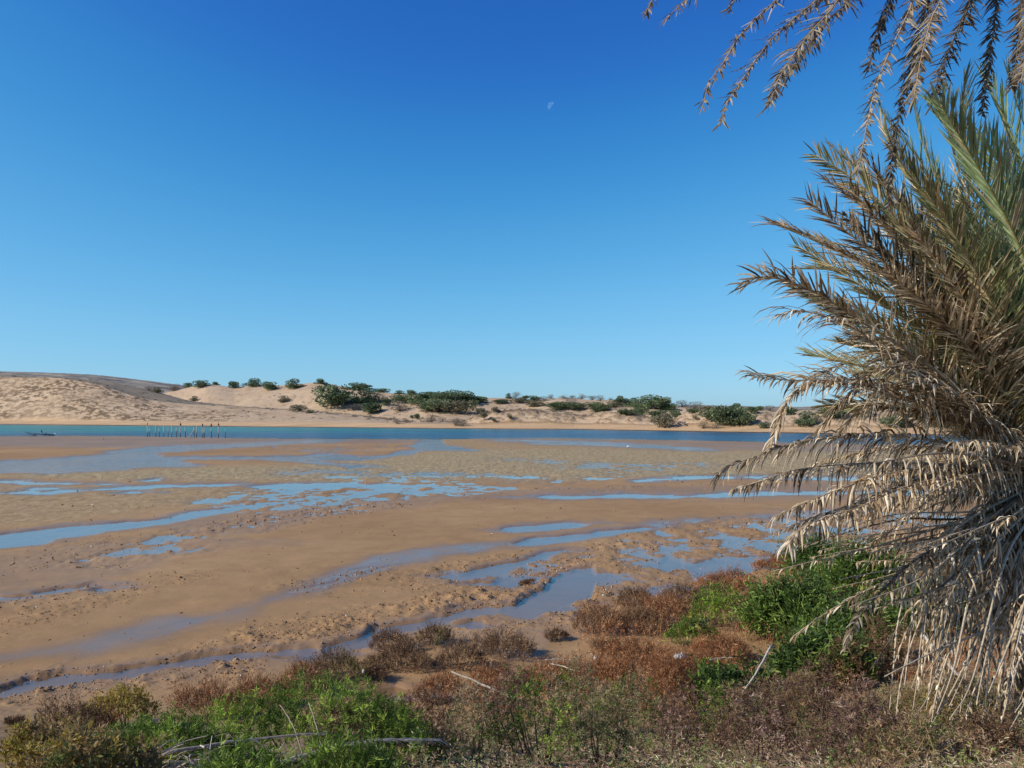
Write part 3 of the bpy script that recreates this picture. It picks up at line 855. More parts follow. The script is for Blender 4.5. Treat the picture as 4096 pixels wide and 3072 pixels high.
# ------------------------------------------------------------------ clods on the mud
rs = np.random.RandomState(21)
def clods(n_try, d0, d1, size, thr):
    sy_ = rs.uniform(d0, d1, n_try); sx_ = rs.uniform(-60, 4160, n_try)
    b = (384 - sy_ / 4) / FPX; dd = (CT - b * ST) * CAMH / -(ST + b * CT)
    xx = dd * (sx_ / 4 - 512) / FPX / CT
    hh, we, ri, lu, so, _, _ = flat_fields(xx, dd)
    k = (rs.rand(n_try) < np.clip(lu * 1.1 - thr, 0, 1) + 0.012) & (so < 0.2) & (hh > -0.02)
    return xx[k], dd[k], hh[k], size(dd[k])
parts = [clods(90000, 1900, 2960, lambda d: np.clip(d * 0.0012, 0.013, 0.045), 0.10)]
x = np.concatenate([p[0] for p in parts]); d = np.concatenate([p[1] for p in parts]); z = np.concatenate([p[2] for p in parts]); sz = np.concatenate([p[3] for p in parts])
n = len(x)
oct_ = np.array([[1, 0, 0], [0, 1, 0], [-1, 0, 0], [0, -1, 0], [0, 0, 1], [0, 0, -0.6]], float)
of = np.array([[0, 1, 4], [1, 2, 4], [2, 3, 4], [3, 0, 4], [1, 0, 5], [2, 1, 5], [3, 2, 5], [0, 3, 5]])
S_ = sz * np.clip(rs.lognormal(0, 0.45, n), 0.4, 1.7)
Vc = oct_[None] * (S_[:, None, None] * rs.uniform(0.5, 1.3, (n, 6, 1))) + rs.normal(size=(n, 6, 3)) * S_[:, None, None] * 0.22
Vc[:, :, 2] *= 0.75
Vc = Vc + np.stack([x, d, z], 1)[:, None, :]
Fc = (of[None] + (np.arange(n) * 6)[:, None, None]).reshape(-1, 3)
tone = rs.uniform(0.55, 1.15, (n, 1)) * np.where(rs.rand(n, 1) < 0.3, 0.5, 1.0)
cl = np.array([[0.36, 0.205, 0.105]]) * tone
cl[rs.rand(n) < 0.012] = (0.65, 0.60, 0.52)
s = Soup(); s.add(Vc.reshape(-1, 3), Fc, np.repeat(cl, 6, 0))
t_ = NT('mud_clod'); M_clod = t_.done(t_.bsdf(t_.attr('tint').outputs['Color'], 0.85, 0.2, t_.noise(40, 3, 0.6, t_.coords()), 0.5, 0.01))
tag(link('mud_clods', s.mesh('mud_clods', M_clod)), 'small clods and crumbs of trodden mud', 'mud clods', kind='stuff')

# ------------------------------------------------------------------ posts, birds, driftwood
def lathe_pts(path, rad, ns=8): return tube(np.array(path), rad, ns)
M_bird = foliage_mat('feathers', 0.0, 0.7)
POSTS = [(398,475,268,1.0),(435,478,315,0.8),(545,474,280,0.9),(607,484,318,0.8),(687,478,275,0.9),(763,478,315,0.7),(828,478,278,0.8),(911,480,308,0.9),(979,478,284,1.0),(1068,480,308,0.9),(1225,480,300,0.9),(1267,476,275,0.9),(1370,478,296,0.8),(1402,478,290,0.9),(1530,478,306,1.0),(1655,480,290,1.0),(1780,474,320,0.8)]
post_tops = {}
rs = np.random.RandomState(3)
desc = {0: 'tallest post at the left end of the row', 16: 'lone short post at the right end of the row', 10: 'post with a slanting brace leaning on it'}
birdpost = {0, 8, 12, 14, 15}
for i, (cx, cy, ct, th) in enumerate(POSTS):
    sx, sy, st = 500 + cx * 0.226, 1640 + cy * 0.226, 1640 + ct * 0.226
    r = ray(sx, sy); d = CAMH * r[1] / -r[2]
    p = Vector((r[0] / r[1] * d, d, 0)); top = at_depth(sx + rs.uniform(-0.6, 0.6), st, d)
    hgt = top.z
    rad = 0.07 * th
    n = 7
    pts = [[rs.normal() * 0.012 + (top.x - p.x) * t, rs.normal() * 0.012, -0.8 + (hgt + 0.8) * t] for t in np.linspace(0, 1, n)]
    V, F = tube(pts, [rad * 1.05 * rs.uniform(0.92, 1.08) for _ in range(n)], 9, True)
    col = np.where((V[:, 2:3] < 0.7 + 0.2 * rs.rand()), np.array([[0.13, 0.125, 0.12]]), np.array([[0.56, 0.53, 0.48]]))
    s = Soup(); s.add(V, F, col)
    if i in desc: lab = 'weathered wooden stake, the ' + desc[i]
    else: lab = 'weathered stake, %s from the left in the row of river stakes' % (ORD[i] if i < 14 else ['fifteenth', 'sixteenth'][i - 14])
    if i in birdpost: lab += ', bird on top'
    o = tag(link('wooden_stake', s.mesh('wooden_stake', M_wood), None, p), lab, 'post', 'stakes standing in the river')
    post_tops[i] = Vector((top.x, d, hgt))
r = ray(500 + 1125 * .226, 1640 + 478 * .226); d = CAMH * r[1] / -r[2]
a = Vector((r[0] / r[1] * d, d, -0.3)); b = at_depth(500 + 1221 * .226, 1640 + 345 * .226, d - 0.1)
s = Soup(); V, F = tube(np.array([a, (a + b) / 2, b]) - np.array(a), [0.07, 0.065, 0.06], 8); s.add(V, F, (0.44, 0.40, 0.35))
tag(link('slanting_brace', s.mesh('slanting_brace', M_wood), None, a), 'slanting wooden pole propped against a stake in the river', 'post')

def body_tube(pts, rad, col, s, ns=9):
    p = spline(pts, 9); rr_ = np.interp(np.linspace(0, 1, 9), np.linspace(0, 1, len(rad)), rad)
    s.add(*tube(p, rr_, ns), col)

def bird(loc, size, facing, kind, label, name, open_wings=False):
    root = thing(name, loc, label, 'bird', 'birds perched on stakes' if kind.startswith('corm') else None, facing)
    root.scale = (size, size, size)
    dark = (0.02, 0.02, 0.022); white = (0.75, 0.74, 0.70)
    s = Soup()
    if kind in ('corm', 'corm_white'):
        body_tube([[-0.12, 0, 0.12], [-0.02, 0, 0.25], [0.05, 0, 0.42], [0.06, 0, 0.52]], [0.03, 0.10, 0.10, 0.035], dark, s)
        body_tube([[0.05, 0, 0.48], [0.03, 0, 0.60], [0.07, 0, 0.70], [0.10, 0, 0.73]], [0.045, 0.030, 0.034, 0.03], dark, s)
        if kind == 'corm_white': body_tube([[0.07, 0, 0.30], [0.10, 0, 0.42], [0.08, 0, 0.55]], [0.05, 0.065, 0.03], white, s)
    elif kind == 'egret':
        body_tube([[-0.28, 0, 0.36], [-0.10, 0, 0.42], [0.06, 0, 0.52], [0.10, 0, 0.60]], [0.02, 0.10, 0.09, 0.035], white, s)
        body_tube([[0.08, 0, 0.56], [0.14, 0, 0.68], [0.06, 0, 0.80], [0.13, 0, 0.90], [0.18, 0, 0.90]], [0.04, 0.026, 0.022, 0.034, 0.025], white, s)
    else:
        br = (0.20, 0.15, 0.11)
        body_tube([[-0.22, 0, 0.26], [-0.06, 0, 0.26], [0.10, 0, 0.30], [0.16, 0, 0.36]], [0.02, 0.09, 0.08, 0.035], br, s)
        body_tube([[0.14, 0, 0.34], [0.18, 0, 0.44], [0.22, 0, 0.47]], [0.035, 0.028, 0.03], br, s)
    link('body', s.mesh('body', M_bird, True), root)
    zb = {'corm': 0.73, 'corm_white': 0.73, 'egret': 0.90}.get(kind, 0.46); xb = {'corm': 0.12, 'corm_white': 0.12, 'egret': 0.19}.get(kind, 0.24)
    s = Soup(); L = 0.16 if kind == 'wader' else 0.11
    s.add(*tube([[xb, 0, zb], [xb + L * 0.6, 0, zb - 0.01], [xb + L, 0, zb - (0.06 if kind == 'wader' else 0.02)]], [0.014, 0.010, 0.004], 5), (0.25, 0.20, 0.08))
    link('beak', s.mesh('beak', M_bird), root)
    for sgn in (-1, 1):
        s = Soup()
        wc = white if kind == 'egret' else (0.16, 0.12, 0.09) if kind == 'wader' else (0.025, 0.025, 0.03)
        if kind in ('corm', 'corm_white'):
            pts = [[0.02, sgn * 0.09, 0.46], [-0.04, sgn * 0.11, 0.32], [-0.14, sgn * 0.06, 0.16]]
        elif kind == 'egret': pts = [[0.05, sgn * 0.08, 0.52], [-0.12, sgn * 0.09, 0.44], [-0.30, sgn * 0.03, 0.35]]
        else: pts = [[0.10, sgn * 0.07, 0.31], [-0.06, sgn * 0.08, 0.28], [-0.24, sgn * 0.02, 0.25]]
        V, F = tube(spline(pts, 6), [0.03, 0.055, 0.06, 0.05, 0.03, 0.008], 6); V = V - 0; s.add(V, F, wc)
        link('wing', s.mesh('wing', M_bird, True), root)
        s = Soup(); lx, lz = (0.0, 0.22) if kind.startswith('corm') else (-0.03, 0.40) if kind == 'egret' else (0.0, 0.22)
        s.add(*tube([[lx, sgn * 0.04, lz], [lx - 0.02, sgn * 0.04, lz * 0.5], [lx, sgn * 0.04, 0.0], [lx + 0.06, sgn * 0.045, 0.0]], [0.012, 0.009, 0.009, 0.006], 4), (0.04, 0.04, 0.035))
        link('leg', s.mesh('leg', M_bird), root)
    if kind.startswith('corm'):
        s = Soup(); s.add(*tube([[-0.10, 0, 0.16], [-0.18, 0, 0.04], [-0.22, 0, -0.06]], [0.03, 0.04, 0.025], 5), dark)
        link('tail', s.mesh('tail', M_bird), root)
    return root
bird(post_tops[0], 0.62, 0.4, 'corm', 'small dark bird on the leftmost river stake', 'cormorant')
bird(post_tops[8], 0.88, 2.9, 'corm', 'dark bird facing left on the ninth stake, in mid row', 'cormorant')
bird(post_tops[12], 0.8, 2.6, 'corm_white', 'pale breasted bird on the thirteenth stake in the row', 'cormorant')
bird(post_tops[14], 1.0, 1.2, 'corm', 'bulky dark bird hunched on the third stake from the right', 'cormorant')
bird(post_tops[15], 0.9, 3.0, 'corm', 'slim upright dark bird on the second stake from the right', 'cormorant')

def flat_pt(sx, sy, z=0.0):
    r = ray(sx, sy); t = (z - CAMH) / r[2]
    return Vector((r[0] * t, r[1] * t, z))
c4 = lambda x, y: (x * 0.3165, 1450 + y * 0.3165)
dw = flat_pt(*c4(560, 922)); dd = dw.y
def dp(x, y, off=0.0):
    q = at_depth(*c4(x, y), dd + off); return [q.x - dw.x, q.y - dw.y, q.z]
s = Soup(); DC = (0.018, 0.015, 0.013)
for pts, r0, r1 in [([dp(690, 922), dp(620, 908), dp(560, 912), dp(480, 902), dp(430, 908), dp(380, 900), dp(310, 878)], 0.11, 0.025),
                    ([dp(585, 915, 0.3), dp(555, 905), dp(530, 880), dp(520, 872)], 0.05, 0.02), ([dp(430, 912, -0.2), dp(390, 895, -.3), dp(368, 868, -.4)], 0.04, 0.012),
                    ([dp(400, 905, 0.2), dp(350, 912, .5), dp(330, 918, .6)], 0.04, 0.015), ([dp(470, 905, -.2), dp(440, 920, -.6), dp(400, 924, -.8)], 0.05, 0.02),
                    ([dp(640, 914, .2), dp(600, 925, .8)], 0.05, 0.02), ([dp(380, 900), dp(345, 880, .3), dp(330, 890, .4)], 0.025, 0.008)]:
    p = spline(pts, 10); s.add(*tube(p, np.linspace(r0, r1, 10), 6), DC)
tag(link('driftwood_branch', s.mesh('driftwood_branch', M_wood), None, dw), 'dark dead branch stranded in the shallow water at far left', 'driftwood')
def perch(x, y): return at_depth(*c4(x, y), dd)
bird(perch(432, 911), 0.55, 1.5, 'corm', 'small dark bird at the left of the stranded branch', 'cormorant')
bird(perch(524, 886), 0.72, 2.8, 'corm', 'dark bird on the upright fork of the stranded branch', 'cormorant')
bird(perch(580, 908), 0.62, 0.3, 'corm', 'dark bird on the thick right part of the stranded branch', 'cormorant')
bird(flat_pt(*c4(695, 922)), 0.62, 2.9, 'egret', 'white egret standing beside the stranded branch', 'egret')
bird(flat_pt(*c4(1310, 980), 0.03), 0.62, 2.8, 'wader', 'small brown wading bird on the sandbar between branch and stakes', 'wading_bird')
s = Soup(); V, F = tube(spline([[-0.22, 0, 0.0], [0, 0, 0.05], [0.25, 0.02, 0.01]], 6), [0.02, 0.07, 0.09, 0.08, 0.05, 0.02], 7); s.add(V, F, (0.8, 0.8, 0.78))
tag(link('white_float', s.mesh('white_float', M_bird), None, flat_pt(2514, 1787, 0.03)), 'small white float lying on the far right sandflat', 'float')

# ------------------------------------------------------------------ moon
mo = at_depth(2206, 425, 8000.0)
view = (Vector((0, 0, CAMH)) - mo).normalized()
xr = view.cross(Vector((0, 0, 1))).normalized() * -1; yu = xr.cross(view).normalized() * -1
if yu.z < 0: yu = -yu
if xr.x < 0: xr = -xr
Rm = 8000 * (16.5 / 4) / FPX
al = math.radians(145)                       # lit limb towards the upper left
e1 = xr * math.cos(al) + yu * math.sin(al)
e2 = view.cross(e1)
V = []; na, nb = 24, 10
for i in range(na + 1):
    th = math.pi * i / na - math.pi / 2
    for j in range(nb + 1):
        ph = math.radians(-2 + 92 * j / nb)  # from terminator to limb
        p = e1 * (math.cos(th) * math.sin(ph)) + e2 * math.sin(th) + view * (math.cos(th) * math.cos(ph))
        V.append(p * Rm)
t_ = NT('moonlight'); em = t_.n('ShaderNodeEmission'); tr_ = t_.n('ShaderNodeBsdfTransparent'); ad = t_.n('ShaderNodeAddShader')
mc = t_.ramp(t_.noise(0.035, 4, 0.6, t_.coords()), [(0.35, 0.35), (0.65, 1.0)])
t_.l(t_.mix(1.0, mc, (0.55, 0.72, 0.75), 'MULTIPLY'), em.inputs['Color']); em.inputs['Strength'].default_value = 0.16
t_.l(em.outputs[0], ad.inputs[0]); t_.l(tr_.outputs[0], ad.inputs[1]); M_moon = t_.done(ad)
tag(link('moon', new_mesh('moon', np.array(V), grid_faces(na + 1, nb + 1), M_moon, None, True), None, mo), 'faint half moon in the blue sky above the dunes', 'moon')
# ------------------------------------------------------------------ palms
PC = np.array([(0.38, 0.28, 0.17), (0.52, 0.41, 0.27), (0.24, 0.17, 0.10), (0.74, 0.64, 0.49), (0.60, 0.50, 0.36), (0.13, 0.09, 0.055)])     # dry leaflets; the darkest tone paints in deep shade among them
PG = np.array([(0.22, 0.30, 0.15), (0.30, 0.39, 0.22), (0.37, 0.44, 0.27)])                   # live leaflets
PO = np.array([(0.28, 0.26, 0.12), (0.44, 0.35, 0.20), (0.22, 0.24, 0.11), (0.60, 0.49, 0.31), (0.26, 0.29, 0.14)])  # half dry

def leaflets(p, T, S, N, L, w, side, ang, lift, droop, curl, rs, segs=4):
    """n folded leaflets, each a strip of two long faces per segment; arrays in, (n, verts, 3) out"""
    n = len(p)
    def c_(a): return np.broadcast_to(np.asarray(a, float), (n,))[:, None]
    L, w, side, ang, lift, droop, curl = map(c_, (L, w, side, ang, lift, droop, curl))
    D = T * np.cos(ang) + (S * side * np.cos(lift) + N * np.sin(lift)) * np.sin(ang)
    D = unit(D); Wd = unit(np.cross(D, N))
    tw = rs.normal(size=(n, 1)) * 0.35 + curl * rs.normal(size=(n, 1))
    q = np.array(p, float); step = L / segs
    pr = [0.55, 1.0, 0.92, 0.60, 0.04]
    out = []
    for k in range(segs + 1):
        up = np.cross(Wd, D); ww = w * pr[min(k, 4)]; fold = 0.35 * ww
        out += [q + Wd * ww - up * fold, q + up * fold * 0.5, q - Wd * ww - up * fold]
        g = droop * (0.4 + 1.2 * k / segs)
        D = unit(D + np.array([0, 0, -1.0]) * g + rs.normal(size=(n, 3)) * curl * 0.35)
        q = q + D * step
        Wd = Wd + np.cross(D, Wd) * tw * 0.5
        Wd = unit(Wd - D * np.sum(Wd * D, 1, keepdims=True))
    V = np.stack(out, 1)
    F = []
    for k in range(segs):
        a = k * 3
        F += [(a, a + 1, a + 4, a + 3), (a + 1, a + 2, a + 5, a + 4)]
    return V, np.array(F)

def leaflet(p, T, S, N, L, w, side, ang, lift, droop, curl, rs, segs=4):
    V, F = leaflets(np.array([p]), np.array([T]), np.array([S]), np.array([N]), L, w, side, ang, lift, droop, curl, rs, segs)
    return V[0], F

leaf_budget = [0]
ROUND = 0.0
DENSE, LSC, WSC, PALE_ = 2.0, 1.25, 0.95, 1.06
def frond(parent, pts, kind, rs, n_leaf=70, L=0.30, w=0.010, thick=0.016, start=0.12, single=False, droop=None, origin=Vector((0, 0, 0)), label=None, skip=0.0, ang=None, roll=None, vis=None):
    """pts from base to tip in world space"""
    live = kind == 'live'
    P = spline(pts, 26) - np.array(origin)
    n = len(P)
    rad = np.interp(np.linspace(0, 1, n), [0, 0.12, 0.5, 1], [thick * 1.6, thick, thick * 0.6, thick * 0.18])
    s = Soup()
    pal = dict(live=PG, half=PO, dry=PC, bare=PC, dark=PC * 0.55, stick=PC * 1.15)[kind]
    rc = dict(live=(0.46, 0.42, 0.12), half=(0.42, 0.32, 0.15), dry=(0.33, 0.25, 0.17), bare=(0.44, 0.34, 0.23), dark=(0.12, 0.095, 0.07), stick=(0.54, 0.44, 0.31))[kind]
    V, F = tube(P, rad, 6)
    s.add(V, F, rc)
    nm = dict(live='green_frond', half='frond', dry='dry_frond', bare='bare_frond', dark='dark_frond', stick='frond_stalk')[kind]
    ro = link(nm, s.mesh(nm, M_wood if kind != 'live' else M_palm, True), parent)
    if label: ro['label'] = label
    T = unit(np.gradient(P, axis=0))
    # side direction: horizontal-ish, with a roll
    up = np.array([0, 0, 1.0])
    rl = roll if roll is not None else rs.normal() * 0.35
    viewd = unit(P + np.array(origin) - np.array([0, 0, CAMH]))
    s = Soup(); made = 0
    hang = (droop or 0.42) >= 0.6 and kind not in ('live', 'half')
    n_leaf = int(n_leaf * DENSE * (0.72 if hang else 0.5 if live else 0.85))
    lsc = LSC * (0.95 if hang else 1.22); wsc = WSC * (0.85 if hang else 0.88)
    tt = np.repeat(np.linspace(start, 0.995, n_leaf), 2) + rs.normal(size=n_leaf * 2) * 0.003
    tt = np.clip(tt, 0.01, 0.999)
    side = np.tile([-1.0, 1.0], n_leaf)
    kp = rs.rand(len(tt)) >= skip + (0.0 if live else 0.5) * (vn(tt * 22 + rs.rand() * 90, side * 7.7) < 0.22)
    tt, side = tt[kp], side[kp]; m = len(tt)
    fi = tt * (n - 1); i = np.minimum(fi.astype(int), n - 2); f = (fi - i)[:, None]
    p = P[i] * (1 - f) + P[i + 1] * f
    Tk = T[i]
    S = np.cross(Tk, up)
    S = S + np.array([0.5, 0.5, 0]) * (np.linalg.norm(S, axis=1, keepdims=True) < 0.25)
    S = unit(S); N = np.cross(S, Tk)
    c, sn = math.cos(rl), math.sin(rl)
    S, N = S * c + N * sn, N * c - S * sn
    env = np.minimum(1.0, 0.35 + tt * 2.4) * np.where(tt < 0.6, 1.0, 1.0 - 0.62 * (np.maximum(tt - 0.6, 0) / 0.4) ** 1.3)
    a0 = (0.85 - 0.5 * tt) if ang is None else np.full(m, ang)
    if live: LL, dr, cu, li = L * env * rs.uniform(0.9, 1.08, m), 0.015, 0.02, 0.45
    elif kind == 'half': LL, dr, cu, li = 1.18 * L * env * rs.uniform(0.7, 1.1, m), (0.05 if droop is None else droop), 0.10, 0.35
    else: LL, dr, cu, li = L * env * rs.uniform(0.35, 1.25, m) * (0.6 + 0.8 * vn(tt * 14 + rs.rand() * 50, side * 3.3)), (0.42 if droop is None else droop) * rs.uniform(0.4, 1.4, m), 0.17, rs.uniform(-0.1 - ROUND, 0.8, m)
    col = pal[rs.randint(len(pal), size=m)] * rs.uniform(0.7, 1.3, (m, 1)) * PALE_ * np.array([1.03, 1.0, 0.94])
    if live: col[rs.rand(m) < 0.05] = PC[1]
    V, F = leaflets(p, Tk, S, N, LL * lsc, w * wsc * rs.uniform(0.55, 1.4, m), side, a0 + rs.normal(size=m) * 0.12 + (0.3 * rs.rand(m) if not live else 0), li, dr, cu, rs)
    k0 = 0
    if single:
        k0 = min(m, 290 - leaf_budget[0])
        # take them from the outer half of the frond, where they show largest
        for k in range(m - k0, m):
            q = Soup(); q.add(V[k] - p[k], F, col[k])
            link('leaflet', q.mesh('leaflet', M_palm), ro, Vector(p[k]))
        leaf_budget[0] += k0
    mm = m - k0
    if mm > 0:
        nv = V.shape[1]
        FF = (F[None] + (np.arange(mm) * nv)[:, None, None]).reshape(-1, 4)
        s.add(V[:mm].reshape(-1, 3), FF, np.repeat(col[:mm], nv, 0))
        tag(link('leaflets', s.mesh('leaflets', M_palm), ro), kind='stuff')
    return ro

def fpath(pix, d_base, d_tip, base=None, curve=0.0):
    """photograph points from tip to base; depth runs from d_tip to d_base"""
    pix = list(pix)[::-1]
    if base is not None: pix = [base] + pix
    a = np.array(pix, float)
    s = np.concatenate([[0], np.cumsum(np.linalg.norm(np.diff(a, axis=0), axis=1))]); s = s / s[-1]
    return [np.array(at_depth(x, y, d_base + (d_tip - d_base) * t + curve * math.sin(math.pi * t))) for (x, y), t in zip(pix, s)]

CRB = (4250, 1900)
DB = 7.3
pb = at_depth(4240, 2800, DB)
gz = ground_z(pb.x, pb.y)
palm = thing('palm_tree', (pb.x, pb.y, gz), 'shaggy date palm with skirt of dry fronds filling the right side', 'palm tree')
org = Vector((pb.x, pb.y, gz))
cr = at_depth(*CRB, DB)
rs = np.random.RandomState(77)
def trunk_mesh(base, top, r, name, rs):
    s = Soup(); L = (top - base).length; n = int(L / 0.08)
    ax = (top - base).normalized()
    pts = [np.array(base) + np.array(ax) * L * t for t in np.linspace(0, 1, 14)]
    s.add(*tube(pts, [r * (1 + 0.08 * rs.rand()) for _ in pts], 14), (0.20, 0.15, 0.10))
    for k in range(n):                    # old frond stubs in spirals
        for j in range(5):
            a = k * 0.62 + j * 2 * math.pi / 5
            c = np.array(base) + np.array(ax) * (k + 0.5) * L / n
            o = np.array([math.cos(a), math.sin(a), 0])
            s.add(*tube([c + o * r * 0.85, c + o * (r + 0.05) + [0, 0, 0.05], c + o * (r + 0.09) + [0, 0, 0.14 + 0.05 * rs.rand()]], [0.055, 0.045, 0.018], 4), np.array((0.25, 0.19, 0.13)) * rs.uniform(0.7, 1.2))
    return s.mesh(name, M_wood)
link('trunk', trunk_mesh(Vector((0, 0, -0.2)), Vector((cr.x - org.x, cr.y - org.y, cr.z - gz)), 0.26, 'trunk', rs), palm)

def F_(pix, kind='dry', tip=6.8, base=CRB, **kw):
    kw.setdefault('n_leaf', 80)
    return frond(palm, fpath(pix, kw.pop('db', DB), tip, base), kind, rs, origin=org, **kw)

# live and half dry fronds rising from the crown
F_([(3265,620),(3430,729),(3690,974),(3960,1380)], 'half', 7.6, L=0.34, droop=0.04)
F_([(3322,584),(3450,700),(3700,960),(4000,1400)], 'half', 8.0, L=0.30)
F_([(3300,714),(3409,794),(3582,938),(3726,1082),(3960,1400)], 'dry', 7.0, L=0.32, droop=0.16)
F_([(3084,887),(3221,938),(3366,1010),(3474,1064),(3650,1181),(3825,1322),(4050,1600)], 'dry', 6.6, L=0.30, droop=0.12, single=False)
F_([(3120,905),(3304,985),(3500,1090),(3700,1230),(3950,1480)], 'half', 7.4, L=0.30)
F_([(3198,1076),(3327,1082),(3503,1134),(3700,1260),(3950,1520)], 'half', 7.8, L=0.30)
F_([(2976,1152),(3034,1105),(3152,1122),(3298,1190),(3444,1287),(3620,1398),(3855,1574)], 'dry', 6.2, L=0.32, droop=0.22, n_leaf=95)
F_([(3160,1135),(3300,1225),(3450,1330),(3640,1450),(3900,1640)], 'half', 7.9, L=0.30, droop=0.1)
F_([(3122,1273),(3160,1240),(3298,1263),(3415,1310),(3532,1398),(3737,1515),(3980,1700)], 'dry', 5.9, L=0.33, droop=0.40, n_leaf=70, single=True, label='dry frond with curled leaflets against the sky')
F_([(3251,1515),(3357,1462),(3474,1421),(3600,1410),(3850,1560)], 'dark', 7.9, L=0.26, droop=0.3, n_leaf=50)
F_([(3002,1503),(3152,1521),(3298,1521),(3444,1545),(3620,1603),(3855,1662)], 'dry', 6.0, L=0.28, droop=0.3, start=0.1)
F_([(3075,1796),(3105,1720),(3152,1603),(3222,1539),(3327,1515),(3474,1530),(3700,1620),(3950,1740)], 'dry', 6.1, L=0.26, droop=0.5, n_leaf=110)
F_([(3210,1779),(3298,1691),(3386,1591),(3474,1503),(3562,1462),(3720,1480),(3950,1640)], 'dry', 7.0, L=0.26, droop=0.5, n_leaf=90)
F_([(3330,1760),(3420,1660),(3540,1570),(3700,1560),(3950,1680)], 'dry', 7.7, L=0.26, droop=0.5)
F_([(2864,1905),(2929,1858),(3034,1823),(3122,1788),(3269,1759),(3444,1747),(3679,1753),(3913,1805)], 'dry', 5.6, L=0.27, droop=0.75, n_leaf=110, single=True, label='long dry frond reaching furthest left over the sandflat')
F_([(2932,1956),(3034,1929),(3152,1887),(3298,1864),(3503,1852),(3737,1856),(3960,1880)], 'dry', 5.8, L=0.28, droop=0.75, n_leaf=105)
F_([(3099,2066),(3210,2016),(3357,1958),(3532,1899),(3737,1870),(3980,1868)], 'dry', 5.5, L=0.30, droop=0.75, n_leaf=100, single=True)
F_([(3116,2122),(3269,2063),(3444,2005),(3620,1934),(3855,1876)], 'dry', 6.0, L=0.28, droop=0.7, n_leaf=95)
F_([(3152,2178),(3210,2110),(3327,2063),(3444,2028),(3591,1958),(3796,1911),(4030,1940)], 'dry', 5.2, L=0.33, droop=0.75, n_leaf=90)
F_([(3260,1850),(3500,1800),(3750,1790),(4000,1850)], 'dry', 7.4, L=0.28, droop=0.7)
F_([(3330,1960),(3550,1880),(3800,1850),(4050,1880)], 'dry', 7.8, L=0.28, droop=0.7)
F_([(3400,2080),(3600,2010),(3850,1950),(4080,1930)], 'dry', 7.0, L=0.3, droop=0.7)
F_([(3075,2221),(3239,2175),(3415,2122),(3620,2075),(3913,2063)], 'dark', 6.4, L=0.08, droop=0.3, n_leaf=60, skip=0.3)
F_([(3280,2202),(3503,2151),(3737,2116),(3990,2050)], 'bare', 6.6, L=0.12, droop=0.9, n_leaf=50, skip=0.45)
F_([(3239,2230),(3503,2186),(3708,2157),(4030,2100)], 'bare', 6.3, L=0.12, droop=0.9, n_leaf=50, skip=0.45)
F_([(3087,2286),(3327,2227),(3562,2169),(3850,2080),(4090,2000)], 'bare', 6.0, L=0.14, droop=0.9, n_leaf=50, skip=0.5)
F_([(3427,2248),(3679,2233),(3960,2200),(4180,2100)], 'bare', 6.8, L=0.16, droop=0.9, n_leaf=50, skip=0.3)
F_([(3480,2200),(3700,2150),(3900,2100),(4120,2050)], 'dry', 7.2, L=0.28, droop=0.9, n_leaf=60, skip=0.2)
F_([(3380,2596),(3421,2491),(3503,2391),(3591,2298),(3708,2210),(3884,2122),(4089,2028)], 'dark', 5.0, L=0.14, droop=0.5, n_leaf=60, skip=0.25, thick=0.014)
F_([(3175,2544),(3298,2456),(3444,2374),(3620,2292),(3913,2198),(4120,2100)], 'bare', 5.4, L=0.16, droop=0.7, n_leaf=60, skip=0.4)
F_([(3503,2435),(3679,2380),(3913,2303),(4150,2190)], 'bare', 5.8, L=0.14, droop=0.9, n_leaf=50, skip=0.4)
for (tx, ty) in [(3230,800),(3380,860),(3190,985),(3400,760),(3330,1210),(3240,1180),(3380,1330),(3430,930),(3480,1010),(3420,1480),(3300,1620),(3500,1540),(3460,640),(3530,720),(3240,1420),(3560,1230)]:
    mxx, myy = tx * 0.55 + CRB[0] * 0.45, ty * 0.55 + CRB[1] * 0.45 - 90
    F_([(tx, ty), (tx * 0.8 + mxx * 0.2, (ty * 0.8 + myy * 0.2) - 8), (mxx, myy)], rs.choice(['half', 'half', 'dry', 'dark']), rs.uniform(6.6, 8.8), L=0.30, n_leaf=75, droop=rs.uniform(0.05, 0.2))
# green crown
F_([(3517,426),(3560,500),(3625,577),(3726,721),(3900,1080),(4080,1500)], 'live', 8.3, L=0.36)
F_([(3654,411),(3690,577),(3780,800),(3930,1150),(4100,1560)], 'live', 8.0, L=0.36, n_leaf=90)
F_([(3524,490),(3582,613),(3726,830),(3900,1120),(4080,1500)], 'half', 7.6, L=0.32)
F_([(3568,599),(3690,758),(3835,974),(3980,1260),(4130,1600)], 'half', 7.0, L=0.34, n_leaf=90)
F_([(3856,310),(3849,505),(3880,721),(3980,1100),(4120,1560)], 'half', 7.2, L=0.34, n_leaf=90)
F_([(3755,375),(3800,560),(3870,800),(4000,1150),(4130,1560)], 'half', 7.6, L=0.34)
F_([(3936,303),(4015,469),(4096,680),(4180,1100),(4230,1560)], 'live', 6.8, L=0.36, n_leaf=100)
F_([(4030,289),(4080,450),(4150,700),(4220,1200)], 'live', 7.4, L=0.36, n_leaf=100)
F_([(3760,420),(3871,599),(3979,786),(4096,1032),(4190,1400)], 'live', 5.9, L=0.44, n_leaf=110, w=0.013, label='broad green frond with a yellow midrib')
F_([(3950,560),(4060,800),(4170,1100),(4230,1500)], 'live', 6.3, L=0.42, n_leaf=100, w=0.012)
F_([(3900,900),(4000,1100),(4120,1350),(4220,1650)], 'live', 6.6, L=0.38, n_leaf=90)
F_([(3560,850),(3680,1000),(3850,1230),(4050,1540)], 'half', 6.7, L=0.32, n_leaf=90)
F_([(3640,900),(3760,1060),(3920,1300),(4090,1600)], 'dry', 6.3, L=0.30, n_leaf=90, droop=0.15)
